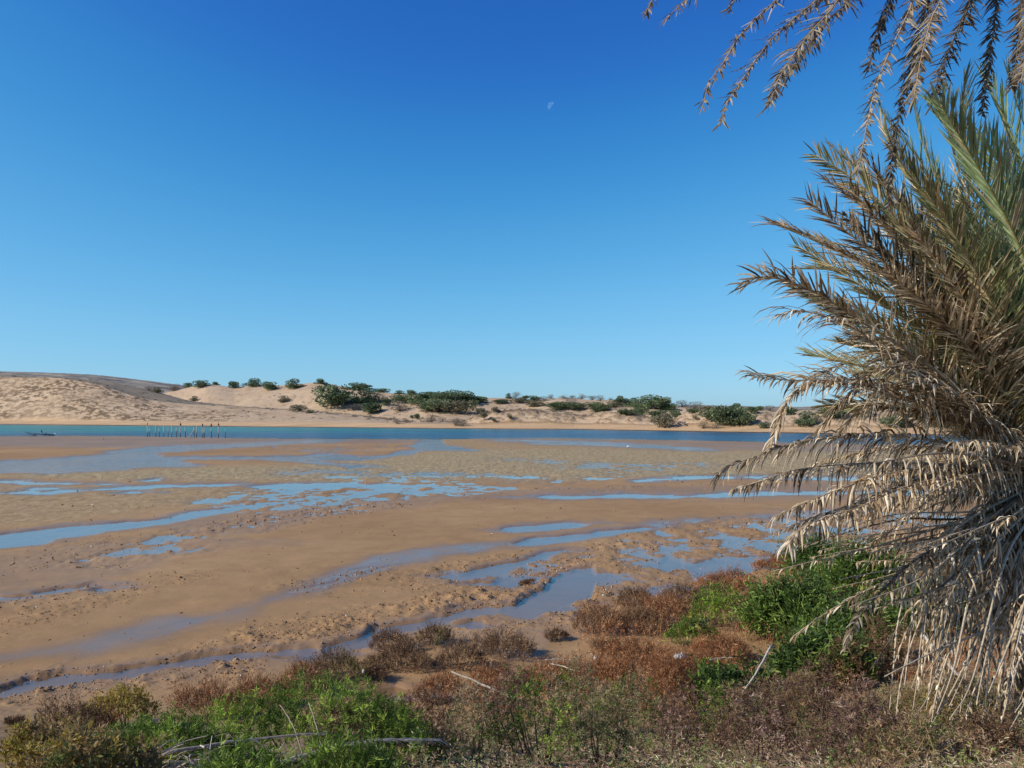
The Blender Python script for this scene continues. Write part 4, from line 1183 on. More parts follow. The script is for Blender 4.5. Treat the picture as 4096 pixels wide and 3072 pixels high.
F_([(3700,760),(3830,960),(3970,1220),(4110,1560)], 'half', 6.2, L=0.34, n_leaf=90)
F_([(3480,1180),(3650,1290),(3850,1450),(4060,1680)], 'half', 6.9, L=0.30, n_leaf=90)
F_([(3560,1100),(3720,1230),(3900,1420),(4080,1660)], 'dry', 6.4, L=0.30, n_leaf=90, droop=0.2)
F_([(3350,1370),(3520,1420),(3750,1560),(4020,1740)], 'half', 7.2, L=0.28, n_leaf=80)
F_([(3450,1620),(3650,1640),(3850,1700),(4060,1790)], 'dry', 6.7, L=0.28, n_leaf=80, droop=0.4)
F_([(3600,1480),(3780,1560),(3950,1680),(4100,1790)], 'dry', 6.2, L=0.30, n_leaf=80, droop=0.3)
F_([(3760,1180),(3900,1380),(4030,1600),(4150,1780)], 'dark', 7.0, L=0.34, n_leaf=80, droop=0.2)
# hanging skirt: stalks that reach the ground
SK = [([(3557,2858),(3575,2660),(3595,2472),(3658,2295),(3850,2080)], 'stick', 5.6, 0.0),
      ([(3582,2884),(3600,2740),(3633,2611),(3709,2409),(3800,2200),(4000,2020)], 'stick', 5.9, 0.05),
      ([(3721,2928),(3747,2770),(3804,2592),(3899,2409),(3962,2200)], 'stick', 5.5, 0.1),
      ([(3974,2846),(4010,2730),(4057,2611),(4120,2400)], 'stick', 6.0, 0.1),
      ([(3918,2700),(3935,2580),(3960,2430),(4050,2200)], 'stick', 6.6, 0.22),
      ([(3785,2478),(3804,2371),(3899,2200),(4050,2020)], 'dry', 5.6, 0.22),
      ([(3650,2520),(3690,2400),(3790,2240),(3960,2060)], 'dry', 6.8, 0.22),
      ([(3538,2706),(3750,2600),(3950,2520),(4150,2430)], 'stick', 5.4, 0.02),
      ([(3690,2700),(3860,2500),(4000,2330),(4140,2150)], 'bare', 5.8, 0.15),
      ([(3800,2830),(3880,2600),(3990,2380),(4120,2160)], 'stick', 6.2, 0.15),
      ([(3860,2860),(3960,2620),(4060,2400),(4160,2200)], 'bare', 5.7, 0.15),
      ([(4020,2780),(4080,2560),(4150,2350)], 'stick', 5.6, 0.1),
      ([(3740,2560),(3850,2380),(3980,2200),(4100,2050)], 'dry', 6.4, 0.24),
      ([(3560,2330),(3720,2230),(3920,2130),(4100,2040)], 'dry', 6.1, 0.26),
      ([(3640,2440),(3800,2300),(3960,2170),(4120,2050)], 'dry', 7.4, 0.26),
      ([(3860,2480),(3960,2330),(4060,2160)], 'dry', 5.9, 0.24),
      ([(3940,2640),(4020,2400),(4110,2150)], 'dry', 6.9, 0.22),
      ([(4040,2680),(4090,2450),(4160,2200)], 'dry', 5.4, 0.22),
      ([(3680,2860),(3780,2640),(3920,2420),(4080,2200)], 'bare', 7.2, 0.12),
      ([(3980,2990),(4030,2800),(4100,2560),(4180,2300)], 'stick', 5.2, 0.08)]
for pix, kd, dt, ll in SK:
    F_(pix, kd, dt, L=ll or 0.05, droop=1.0, n_leaf=45 if ll else 8, skip=0.35, thick=0.017, base=CRB)
for k in range(44):
    x0 = rs.uniform(3560, 4250); y0 = rs.uniform(2600, 2960) if k % 2 else rs.uniform(2400, 2900)
    xa = x0 + rs.uniform(40, 260); 
    F_([(x0, y0), ((x0 * 2 + xa) / 3, y0 - 200), (xa, rs.uniform(2150, 2350)), (xa * 0.5 + CRB[0] * 0.5, 2080)], rs.choice(['stick', 'bare', 'dark', 'bare']), rs.uniform(5.3, 7.8), L=rs.uniform(0.06, 0.2), droop=1.0, n_leaf=int(rs.uniform(6, 36)), skip=0.3, thick=rs.uniform(0.012, 0.024))
for k in range(22):
    x0 = rs.uniform(3600, 4300); y0 = rs.uniform(2560, 2960); xa = x0 + rs.uniform(60, 420)
    fr_ = [(x0, y0), (x0 * 0.6 + xa * 0.4, y0 - rs.uniform(150, 260)), (xa, rs.uniform(2060, 2300)), (xa * 0.4 + CRB[0] * 0.6, 2020)]
    F_(fr_, 'stick', rs.uniform(4.9, 5.7), L=0.05, droop=0.8, n_leaf=int(rs.uniform(4, 14)), skip=0.4, thick=rs.uniform(0.012, 0.020))
for k in range(14):
    x0 = rs.uniform(3200, 3750); y0 = rs.uniform(2180, 2500)
    F_([(x0, y0), (x0 + 320, y0 - rs.uniform(60, 140)), (4000, rs.uniform(2030, 2160))], rs.choice(['bare', 'stick', 'dark']), rs.uniform(5.0, 7.0), L=rs.uniform(0.05, 0.16), droop=0.9, n_leaf=26, skip=0.45, thick=0.013)
# a thick mass round the back of the crown, partly behind the rest
for k in range(40):
    tx = rs.uniform(3420, 4300); ty = rs.uniform(1750, 2750)
    mx_, my_ = (tx + CRB[0]) / 2 - 40, min((ty + CRB[1]) / 2, CRB[1] + 350) - 60
    F_([(tx, ty), (mx_, my_)], rs.choice(['dry', 'dark', 'bare', 'stick']), rs.uniform(5.6, 8.6), L=rs.uniform(0.1, 0.26), droop=0.9, n_leaf=36, skip=0.3, thick=0.019)
for k in range(34):
    tx = rs.uniform(3560, 4600); ty = rs.uniform(480 + max(0, (3900 - tx)) * 1.5, 1500)
    F_([(tx, ty), ((tx + CRB[0]) / 2, (ty + CRB[1]) / 2 - 60)], rs.choice(['live', 'half', 'half', 'dry']), rs.uniform(7.0, 9.0), L=0.36, droop=0.1, n_leaf=70)

# taller palm whose old fronds hang into the picture from above
pb2 = at_depth(4640, 2700, 8.6)
gz2 = ground_z(pb2.x, pb2.y)
org2 = Vector((pb2.x, pb2.y, gz2))
palm2 = thing('tall_palm', org2, 'tall palm beyond the frame with dead fronds hanging into the top right', 'palm tree')
cr2 = at_depth(4480, -650, 8.0)
link('trunk', trunk_mesh(Vector((0, 0, -0.2)), cr2 - org2, 0.24, 'tall_trunk', rs), palm2)
leaf_budget[0] = 0
ROUND = 0.9
DENSE, LSC, WSC, PALE_ = 2.9, 1.05, 0.80, 0.60  # low tone factor paints backlit shade into the hanging leaflets' colour
def U_(pix, kind='dry', tip=6.4, **kw):
    # arch from the crown over to the hanging part
    x0, y0 = pix[-1]
    b = (4480, -650)
    mid = ((x0 * 0.55 + b[0] * 0.45), min(y0, -150) - 420)
    kw.setdefault('n_leaf', 120)
    return frond(palm2, fpath(list(pix) + [((x0 * .9 + b[0] * .1), y0 - 260), mid], 8.0, tip, b), kind, rs, origin=org2, ang=kw.pop('ang', 0.50), skip=kw.pop('skip', 0.05), **kw)
U_([(2572,68),(2610,0)], 'dry', 6.0, L=0.17, droop=0.12)
U_([(2655,87),(2716,22),(2790,-40)], 'dry', 6.3, L=0.17, droop=0.12)
U_([(2918,43),(2950,-30)], 'dry', 6.6, L=0.17, droop=0.12)
U_([(2810,433),(2839,317),(2904,238),(2962,137),(3063,36),(3150,-40)], 'dry', 5.9, L=0.19, droop=0.10, single=True, n_leaf=110)
U_([(2879,501),(2911,404),(2991,289),(3077,166),(3221,36),(3320,-50)], 'dry', 6.1, L=0.20, droop=0.10)
U_([(3081,411),(3113,317),(3185,202),(3279,87),(3366,-20)], 'dry', 5.7, L=0.24, droop=0.14)
U_([(3070,430),(3130,330),(3220,200),(3330,60),(3420,-30)], 'dark', 6.0, L=0.22, droop=0.10)
U_([(3470,289),(3503,166),(3546,36),(3590,-60)], 'dark', 6.4, L=0.18, droop=0.1)
U_([(3431,693),(3467,505),(3510,325),(3582,159),(3654,0)], 'dry', 5.8, L=0.20, droop=0.06)
U_([(3553,837),(3565,640),(3604,433),(3654,216),(3712,0)], 'dark', 6.2, L=0.16, droop=0.06)
U_([(3654,404),(3683,238),(3727,72),(3770,-20)], 'dry', 5.6, L=0.24, droop=0.10, single=True)
U_([(3727,426),(3763,289),(3835,108),(3885,0)], 'dark', 6.0, L=0.22, droop=0.05)
U_([(3929,462),(3957,253),(3979,72),(3990,-40)], 'dark', 6.2, L=0.15, droop=0.05)
U_([(4044,354),(4073,180),(4087,30),(4100,-60)], 'dark', 5.9, L=0.17, droop=0.05)
U_([(4085,330),(4110,150),(4130,-40)], 'dry', 5.6, L=0.18, droop=0.05)
for k in range(10):
    a = rs.uniform(0, 2 * math.pi); hx = 2.6 * math.cos(a); hy = 2.6 * math.sin(a)
    base_ = np.array(cr2)
    tipp = base_ + [hx, hy, -rs.uniform(0.2, 2.0)]
    if proj(tipp[0], tipp[1], tipp[2])[0] < 4300: continue
    frond(palm2, [base_, base_ + [hx * 0.5, hy * 0.5, 0.9], tipp], 'live' if k % 3 else 'dry', rs, n_leaf=70, L=0.4, origin=org2)
# ------------------------------------------------------------------ foreground shrubs
PAL = dict(
 rust=[(0.40,0.17,0.07),(0.50,0.24,0.105),(0.57,0.32,0.165),(0.26,0.115,0.05)],
 brown=[(0.27,0.15,0.075),(0.36,0.215,0.115),(0.41,0.265,0.15),(0.17,0.10,0.055)],
 green=[(0.19,0.30,0.035),(0.27,0.39,0.05),(0.36,0.46,0.075),(0.11,0.17,0.025)],
 willow=[(0.11,0.185,0.03),(0.165,0.26,0.045),(0.26,0.34,0.08),(0.06,0.105,0.025)],
 yellow=[(0.38,0.33,0.05),(0.48,0.40,0.07),(0.27,0.28,0.05),(0.36,0.26,0.06)],
 olive=[(0.18,0.19,0.05),(0.25,0.24,0.07),(0.13,0.16,0.045),(0.28,0.19,0.08)],
 pink=[(0.26,0.165,0.10),(0.44,0.33,0.22),(0.20,0.115,0.07),(0.56,0.46,0.32),(0.30,0.27,0.13),(0.36,0.23,0.15)],
 mauve=[(0.24,0.135,0.10),(0.33,0.20,0.15),(0.42,0.29,0.23),(0.16,0.09,0.065)],
 sage=[(0.20,0.25,0.08),(0.29,0.34,0.13),(0.36,0.33,0.17),(0.13,0.18,0.05),(0.32,0.23,0.13)])

def tufts(P, H, pal, rs, per=10, blade=0.05, wid=0.0022, spread=0.5, leafy=False, stems=True, wild=0.75):
    """upright wiry sprays: a stem with blades up its length, for an array of feet P and heights H"""
    n = len(P)
    lean = rs.normal(size=(n, 3)) * spread; lean[:, 2] = 1.0
    lean = unit(lean)
    top = P + lean * H[:, None]
    s_cols = np.array(PAL[pal]) if isinstance(pal, str) else pal
    patch = fbm(P[:, 0] / 0.35 + 9, P[:, 1] / 0.35, 3, 13)
    pi = np.clip(((patch - 0.5) * 3.2 + 0.5 + rs.normal(size=n) * 0.22) * len(s_cols), 0, len(s_cols) - 1).astype(int)
    tone = s_cols[pi] * rs.uniform(0.75, 1.25, (n, 1))
    out = []
    if stems:
        D = top - P; L = np.linalg.norm(D, axis=1)
        V, F = blades(P, D, L, wid * 0.9, rs, 0.3)
        out.append((V, F, np.repeat(tone * 0.8, 4, 0)))
    t = rs.uniform(0.25, 1.0, (n, per))
    Q = (P[:, None] + (top - P)[:, None] * t[..., None]).reshape(-1, 3)
    DD = (lean[:, None] * 1.0 + rs.normal(size=(n, per, 3)) * (wild if not leafy else 0.95)).reshape(-1, 3)
    DD[:, 2] = np.abs(DD[:, 2]) * ((1.0 if wild < 1.3 else 0.45) if not leafy else 0.7)
    LL = blade * rs.uniform(0.5, 1.3, n * per)
    WW = wid * rs.uniform(0.7, 1.3, n * per)
    V, F = blades(Q, DD, LL, WW, rs, 0.45)
    cc = np.repeat(tone, per, 0) * rs.uniform(0.8, 1.2, (n * per, 1))
    out.append((V, F, np.repeat(cc, 4, 0)))
    return out

def shrub(name, sx, sy, wpx, hpx, pal, label, cat='shrub', group=None, dens=1.0, leafy=False, blade=0.05, wid=0.0026, depth_ratio=0.7, lobes=4, seed=0, pal2=None, per=10, wildness=0.75, mound=False, grow=1.0):
    rs = np.random.RandomState(seed + int(sx) * 3 + int(sy))
    g = on_ground(sx, sy)
    W = wpx / 4.0 * g.y / FPX / 2 * 1.22 * grow; H = grow * hpx / 4.0 * g.y / FPX * 1.1
    D = W * depth_ratio
    root = thing(name, g, label, cat, group)
    lc = [(0.0, 0.0, 1.0, 0.62)] + [(rs.uniform(-0.65, 0.65), rs.uniform(-0.5, 0.5), rs.uniform(0.55, 1.0), rs.uniform(0.3, 0.5)) for _ in range(lobes)]
    n = int(1250 * dens * (W * D) / 0.6 + 200); wid = wid * 1.22; blade = blade * 1.06
    a = rs.uniform(0, 2 * math.pi, n); r = np.sqrt(rs.rand(n))
    ux = r * np.cos(a); uy = r * np.sin(a)
    hh = np.zeros(n)
    for (cx, cy, ch, cr_) in lc:
        q = np.clip(1 - ((ux - cx) ** 2 + (uy - cy) ** 2) / cr_ ** 2, 0, 1)
        hh = np.maximum(hh, ch * np.sqrt(q))
    edge_n = fbm(ux * 3 + seed, uy * 3, 3, 7)
    k = hh > 0.05 + 0.22 * edge_n
    ux, uy, hh = ux[k], uy[k], hh[k]; n = len(ux)
    x = g.x + ux * W; y = g.y + D + uy * D
    gzz = np.where(y < 6.2, bank_z(x, y), flat_fields(x, y)[0])
    root.location = (g.x, g.y + D, gzz.mean())
    zr = gzz - gzz.mean()
    # feet lie well inside the dome so the sprays form its skin
    lift = hh * H * (rs.uniform(0.0, 0.65, n) if not mound else rs.uniform(0.15, 0.93, n) ** 0.6)
    P = np.stack([ux * W, uy * D, zr + lift], 1)
    Hs = np.maximum(hh * H * rs.uniform(0.55, 1.05, n) - lift * 0.85, 0.05) if not mound else rs.uniform(0.04, 0.13, n)
    soup = Soup()
    sel = np.zeros(n, bool) if pal2 is None else fbm(ux * 2.2, uy * 2.2, 3, seed + 9) > 0.55
    for m_, pl in ((~sel, pal), (sel, pal2)):
        if m_.sum() == 0: continue
        for V, F, C in tufts(P[m_], Hs[m_], pl, rs, per=per, blade=blade, wid=wid, leafy=leafy, wild=wildness, spread=0.5 + (wildness - 0.75), stems=not mound): soup.add(V, F, C)
    mat = M_leaf if pal in ('green', 'willow', 'olive', 'yellow', 'sage') else M_dry
    link('foliage', soup.mesh('foliage', mat), root)
    s = Soup()
    for k in range(14):
        e = rs.randint(n)
        tipp = P[e] + [0, 0, Hs[e] * 0.6]
        b0 = np.array([ux[e] * W * 0.35, uy[e] * D * 0.35, zr.mean() - 0.05])
        mid = (b0 + tipp) / 2 + [0, 0, -0.02] + rs.normal(size=3) * 0.03
        s.add(*tube(spline([b0, mid, tipp], 6), np.linspace(0.009, 0.003, 6), 4), (0.16, 0.11, 0.075) if pal != 'pink' else (0.3, 0.24, 0.19))
    link('stems', s.mesh('stems', M_wood), root)
    return root

G1 = 'rusty brown saltmarsh shrubs'
# brown clumps on the mud
shrub('brown_shrub', 1545, 2625, 200, 82, 'brown', 'brown shrub beside the stream, left half of the upper clump', group=G1, seed=1, grow=1.06, dens=1.5)
shrub('brown_shrub', 1722, 2600, 150, 84, 'brown', 'rounded brown shrub at the right tip of the upper clump', group=G1, seed=2, grow=1.06, dens=1.5, pal2='olive')
shrub('brown_shrub', 1590, 2705, 250, 100, 'brown', 'grey brown shrub left of the gap in the middle clump', group=G1, seed=3, grow=1.06, dens=1.5)
shrub('brown_shrub', 1838, 2705, 200, 130, 'brown', 'dense brown shrub in the middle of the mud island', group=G1, seed=4, grow=1.06, dens=1.5)
shrub('brown_shrub', 2010, 2660, 230, 115, 'brown', 'tall brown shrub at the right end of the mud island', group=G1, seed=5, grow=1.06, dens=1.5)
shrub('brown_shrub', 1310, 2765, 260, 130, 'brown', 'dark brown shrub just behind the big green bush', group=G1, seed=6, grow=1.06, dens=1.5, pal2='olive')
shrub('brown_shrub', 1490, 2745, 110, 65, 'brown', 'small brown shrub left of the wet gap', group=G1, seed=7, grow=1.06, dens=1.5)
shrub('rust_shrub', 810, 2890, 270, 150, 'rust', 'rust coloured shrub at the left end behind the green bush', group=G1, seed=8, grow=1.06, dens=1.5)
shrub('rust_shrub', 1000, 2850, 220, 130, 'rust', 'rust shrub second from left behind the green bush', group=G1, seed=9, grow=1.06, dens=1.5)
shrub('rust_shrub', 1180, 2800, 220, 120, 'rust', 'rust shrub third from left behind the green bush', group=G1, seed=10, grow=1.06, dens=1.5, pal2='brown')
shrub('rust_shrub', 1760, 2830, 210, 120, 'rust', 'orange brown shrub right of the wet gap', group=G1, seed=11, grow=1.06, dens=1.5)
shrub('rust_shrub', 1930, 2860, 200, 110, 'rust', 'orange brown shrub in front of the fallen midrib', group=G1, seed=12, grow=1.06, dens=1.5)
shrub('rust_shrub', 1980, 2790, 240, 100, 'rust', 'reddish shrub behind the fallen midrib', group=G1, seed=13, grow=1.06, dens=1.5)
shrub('rust_shrub', 2190, 2790, 260, 110, 'rust', 'reddish shrub right of the fallen midrib top', group=G1, seed=14, grow=1.06, dens=1.5)
shrub('rust_shrub', 2400, 2810, 280, 140, 'rust', 'deep rust shrub left of the white litter', group=G1, seed=15, grow=1.06, dens=1.5)
shrub('rust_shrub', 2620, 2820, 300, 170, 'rust', 'deep rust tall shrub below the blue bag', group=G1, seed=16, grow=1.06, dens=1.5)
shrub('rust_shrub', 2810, 2760, 260, 130, 'rust', 'rust shrub beside the slanting white stick', group=G1, seed=17, grow=1.06, dens=1.5)
shrub('brown_shrub', 2390, 2560, 220, 120, 'rust', 'brown shrub above the muddy hollow, left of its row', group=G1, seed=18, grow=1.06, dens=1.5, pal2='brown')
shrub('brown_shrub', 2560, 2560, 220, 120, 'rust', 'brown shrub above the muddy hollow, right of its row', group=G1, seed=19, grow=1.06, dens=1.5, pal2='brown')
shrub('brown_shrub', 2540, 2430, 150, 62, 'brown', 'pale brown shrub nearest the bright pools', group=G1, seed=20, grow=1.06, dens=1.5)
shrub('brown_shrub', 2235, 2575, 100, 46, 'brown', 'little dark shrub alone on the bare mud', group=G1, seed=21, grow=1.06, dens=1.5)
shrub('brown_shrub', 2420, 2615, 110, 45, 'brown', 'little brown shrub on the rim of the muddy hollow', group=G1, seed=22, grow=1.06, dens=1.5)
shrub('rust_shrub', 2700, 2520, 240, 110, 'rust', 'rust shrub left of the small green bush', group=G1, seed=23, grow=1.06, dens=1.5)
shrub('rust_shrub', 2740, 2430, 220, 80, 'brown', 'brown shrub behind the small green bush', group=G1, seed=24, grow=1.06, dens=1.5)
shrub('rust_shrub', 2950, 2380, 240, 70, 'rust', 'rust shrub strip along the pool shore', group=G1, seed=25, grow=1.06, dens=1.5)
shrub('rust_shrub', 3150, 2300, 180, 70, 'rust', 'rust shrub strip behind the leafy green bush', group=G1, seed=26, grow=1.06, dens=1.5)
shrub('olive_shrub', 3025, 2420, 100, 60, 'olive', 'olive brown shrub behind the white litter', seed=27, pal2='rust')
shrub('rust_shrub', 2940, 2680, 250, 110, 'rust', 'rust shrub right of the bright green tuft', group=G1, seed=28, grow=1.06, dens=1.5)
shrub('brown_shrub', 2108, 2350, 60, 24, 'brown', 'tiny dry shrub between the two pools', group=G1, seed=29, grow=1.06, dens=1.5)
shrub('rust_shrub', 2560, 2690, 240, 110, 'rust', 'rust shrub left of the blue bag', group=G1, seed=30, grow=1.06, dens=1.5)
# left corner
shrub('brown_shrub', 240, 2950, 260, 150, 'brown', 'dry red brown shrub left of the yellow green bush', group=G1, seed=31, grow=1.06, dens=1.5, pal2='rust')
shrub('yellow_bush', 440, 2925, 260, 120, 'yellow', 'yellow green bush casting a shadow on the mud', 'bush', seed=32, wid=0.0045, blade=0.04, mound=True, dens=2.0, grow=1.25)
shrub('yellow_bush', 70, 3110, 330, 190, 'yellow', 'olive yellow bush in the bottom left corner', 'bush', seed=33, pal2='olive', wid=0.0045, blade=0.04, mound=True, dens=2.0)
shrub('olive_shrub', 290, 3090, 300, 170, 'olive', 'olive shrub between yellow bush and corner', seed=34, pal2='brown', wid=0.005)
shrub('olive_shrub', 200, 3220, 560, 230, 'olive', 'olive green shrub along the very bottom left edge', seed=47, pal2='yellow', mound=True, dens=2.0, wid=0.0045, blade=0.04)
shrub('dead_clump', 45, 2918, 90, 34, 'brown', 'small dead clump alone on the mud at left edge', 'shrub', seed=35)
# green bushes
shrub('green_bush', 1190, 3120, 1010, 375, 'green', 'large bright green bush at the bottom left of centre', 'bush', dens=3.2, mound=True, wildness=0.8, blade=0.042, wid=0.0022, lobes=9, depth_ratio=0.42, seed=36, per=12)
shrub('green_bush', 600, 3130, 600, 230, 'green', 'low bright green bush under the pile of dead twigs', 'bush', dens=3.2, mound=True, wildness=0.8, blade=0.042, wid=0.0022, lobes=7, depth_ratio=0.5, seed=37, per=12)
shrub('green_bush', 1330, 3260, 560, 260, 'green', 'green bush corner below the fallen frond at the bottom edge', 'bush', dens=3.0, mound=True, wildness=0.8, blade=0.042, wid=0.0022, seed=61, per=12)
shrub('green_bush', 880, 3300, 620, 230, 'green', 'green growth in front of the dead twigs at the bottom edge', 'bush', dens=3.0, mound=True, wildness=0.8, blade=0.042, wid=0.0022, seed=62, per=12)
shrub('small_green_bush', 2890, 2535, 210, 115, 'green', 'small green bush among rust shrubs', 'bush', blade=0.04, wid=0.004, seed=38, pal2='olive', grow=1.35, mound=True, dens=2)
shrub('small_green_bush', 2780, 2620, 150, 80, 'green', 'smallest bright green tuft below the small green bush', 'bush', blade=0.04, wid=0.004, seed=39, grow=1.4, mound=True, dens=2)
LG = 'leafy green bushes beside the palm'
LK = dict(leafy=True, blade=0.10, wid=0.010, group=LG, cat='bush', per=8, depth_ratio=0.55)
shrub('leafy_bush', 3297, 2350, 300, 190, 'willow', 'leafy green bush at the top, nearest the river', seed=40, **LK)
shrub('leafy_bush', 3520, 2420, 420, 250, 'willow', 'leafy green bush behind the hanging dark frond', seed=41, **LK)
shrub('leafy_bush', 3280, 2600, 420, 300, 'willow', 'leafy green bush right of the white litter', seed=42, **LK)
shrub('leafy_bush', 3500, 2700, 440, 320, 'willow', 'leafy green bush left of the pale stalks', seed=43, **LK)
shrub('leafy_bush', 3290, 2790, 440, 260, 'willow', 'leafy green bush in front, touching the curved stick', seed=44, **LK)
shrub('leafy_bush', 3010, 2880, 380, 220, 'willow', 'leafy green bush around the slanting white stick', seed=45, **LK)
shrub('leafy_bush', 3780, 2560, 380, 260, 'willow', 'leafy green bush in the shade under the palm skirt', seed=46, **LK)

# ------------------------------------------------------------------ continuous ground cover on the bank (past counting)
BIG = 9999
def cover(name, label, region, pal, dens, hrange, seed, gap=0.36, **kw):
    rs = np.random.RandomState(seed)
    x0, x1, y0, y1 = region[0]
    n = int((x1 - x0) * (y1 - y0) * dens)
    x = rs.uniform(x0, x1, n); y = rs.uniform(y0, y1, n)
    g = np.where(y < 6.2, bank_z(x, y) + 0.045, flat_fields(x, y)[0])
    sx, sy = proj(x, y, g)
    top = np.interp(sx, [p[0] for p in region[1]], [p[1] for p in region[1]])
    bot = np.interp(sx, [p[0] for p in region[2]], [p[1] for p in region[2]])
    nz = fbm(x / 0.7, y / 0.7, 3, seed) - 0.5
    k = (sy > top + nz * 160) & (sy < bot + nz * 100) & (fbm(x / 0.45, y / 0.45, 3, seed + 1) > gap)
    x, y, g = x[k], y[k], g[k]
    P = np.stack([x, y, g], 1)
    hm = 0.15 + 1.9 * sstep(0.3, 0.75, fbm(x / 0.42, y / 0.42, 3, seed + 2))
    H = rs.uniform(*hrange, len(x)) * hm
    P[:, 2] += rs.uniform(0, 0.45, len(x)) * H
    s = Soup()
    for V, F, C in tufts(P, H, pal, rs, **kw): s.add(V, F, C)
    mat = M_leaf if pal in ('green', 'willow', 'olive', 'sage') else M_dry
    tag(link(name, s.mesh(name, mat)), label, 'ground cover', kind='stuff')
BIG = 9999
cover('pink_ground_cover', 'grey pink dry twiggy ground cover on the bank', ((-2.4, 7.5, 2.2, 10.5), [(0,BIG),(1150,BIG),(1300,3090),(1500,3010),(1500,2920),(1800,2900),(2100,2870),(2600,2900),(2800,2890),(3100,2820),(3400,2740),(3700,2700),(4300,2660)], [(0, BIG), (4000, BIG)]), 'pink', 215, (0.03, 0.13), 101, per=10, blade=0.036, wid=0.0027, spread=1.4, wild=1.8, stems=False, gap=0.25)
cover('sage_ground_cover', 'grey green glasswort mixed through the bank cover', ((-1.2, 6.5, 3.0, 10.5), [(0,BIG),(1450,BIG),(1500,3060),(1900,2930),(2100,2800),(2300,2730),(2500,2850),(3100,2860),(3400,2780),(4300,2760)], [(0, BIG), (4000, BIG)]), 'sage', 260, (0.04, 0.17), 102, per=10, blade=0.026, wid=0.0032, spread=1.0, wild=1.2, stems=False, gap=0.5)
cover('green_ground_cover', 'bright green glasswort patches near the bottom centre', ((0.3, 4.0, 3.0, 9.0), [(2050,2990),(2150,2900),(2600,2860),(2800,2930),(3300,2890),(3500,2960)], [(0, 3060), (4000, BIG)]), 'green', 170, (0.04, 0.14), 103, per=8, blade=0.03, wid=0.003, gap=0.60, stems=False)
cover('rust_ground_cover', 'rusty brown saltmarsh cover between the shrubs', ((-0.5, 11.0, 7.5, 21.0), [(1680,BIG),(1750,2830),(1950,2770),(2250,2720),(2350,2560),(2500,2430),(2700,2370),(3000,2320),(3300,2230),(4200,2150)], [(1700,2900),(2000,2950),(2600,2960),(3000,2880),(3400,2780),(4200,2700)]), 'rust', 170, (0.08, 0.26), 104, per=5, blade=0.055, wid=0.0032, gap=0.40)
cover('olive_ground_cover', 'olive and yellowish cover at the foot of the palm', ((2.2, 7.5, 3.0, 9.0), [(3000,2900),(3400,2800),(3900,2760),(4300,2740)], [(0, BIG), (4000, BIG)]), 'olive', 170, (0.06, 0.2), 105, per=8, blade=0.03, wid=0.003, gap=0.5)

# rounded dry shrubs standing out of the cover
G2 = 'twiggy grey pink shrubs on the bank'
ROWS = [(1500,3075,300,130,'pink','lowest twiggy shrub beside the big green bush'),(1330,3120,260,150,'pink','twiggy shrub overlapping the corner of the big green bush'),
 (1700,3020,320,130,'pink','grey twiggy shrub under the end of the fallen frond'),(1880,3110,340,180,'sage','grey green shrub at the bottom edge left of centre'),
 (2060,2960,300,150,'pink','twiggy shrub just below the fallen midrib'),(2180,3090,340,190,'green','vivid green glasswort at the bottom edge near centre'),
 (2330,2960,280,170,'sage','grey green shrub rising in front of the deep rust shrubs'),(2420,3090,320,170,'sage','grey green shrub at the bottom edge beside the dark frond'),
 (2560,2990,300,150,'sage','mottled shrub left of the crossed pale sticks'),(2700,2900,260,140,'rust','rust shrub touching the foot of the leafy bushes'),
 (2760,3090,320,170,'pink','reddish twiggy shrub right of the dark frond'),(2960,3010,300,130,'green','low bright green patch under the curved stalk'),
 (3080,3100,360,190,'pink','reddish grey shrub at the bottom edge below the straight stalk'),(3330,3030,360,190,'pink','large rounded reddish grey shrub below the pale stalks'),
 (3250,2900,280,100,'olive','yellowish low shrub behind the rounded reddish one'),(3520,3120,380,190,'pink','reddish grey shrub at the bottom edge right of centre'),
 (3640,2980,280,110,'olive','olive shrub around the feet of the pale stalks'),(3860,2990,320,120,'olive','olive shrub beside the short split stalk'),
 (3740,3120,300,120,'sage','silvery shrub left of the wood chunk'),(4010,3090,300,110,'pink','twiggy shrub below the pale log at right edge'),
 (3420,2780,240,120,'brown','dark twiggy shrub behind the two white stalks'),(3560,2740,240,130,'brown','shaded brown shrub between leafy bush and palm')]
for i, (x_, y_, w_, h_, p_, l_) in enumerate(ROWS):
    h_ *= 1.85
    shrub({'pink': 'twiggy_shrub', 'sage': 'glasswort_shrub', 'green': 'glasswort_shrub', 'olive': 'low_shrub', 'rust': 'rust_shrub', 'brown': 'brown_shrub'}[p_], x_, y_, w_, h_, 'mauve' if p_ == 'pink' else p_, l_, group=G2,
          dens=3.6, seed=300 + i, blade=0.034, wid=0.0025, per=11, pal2={'sage': 'green', 'green': 'sage', 'pink': 'brown', 'olive': 'sage'}.get(p_), wildness=1.15, mound=True)

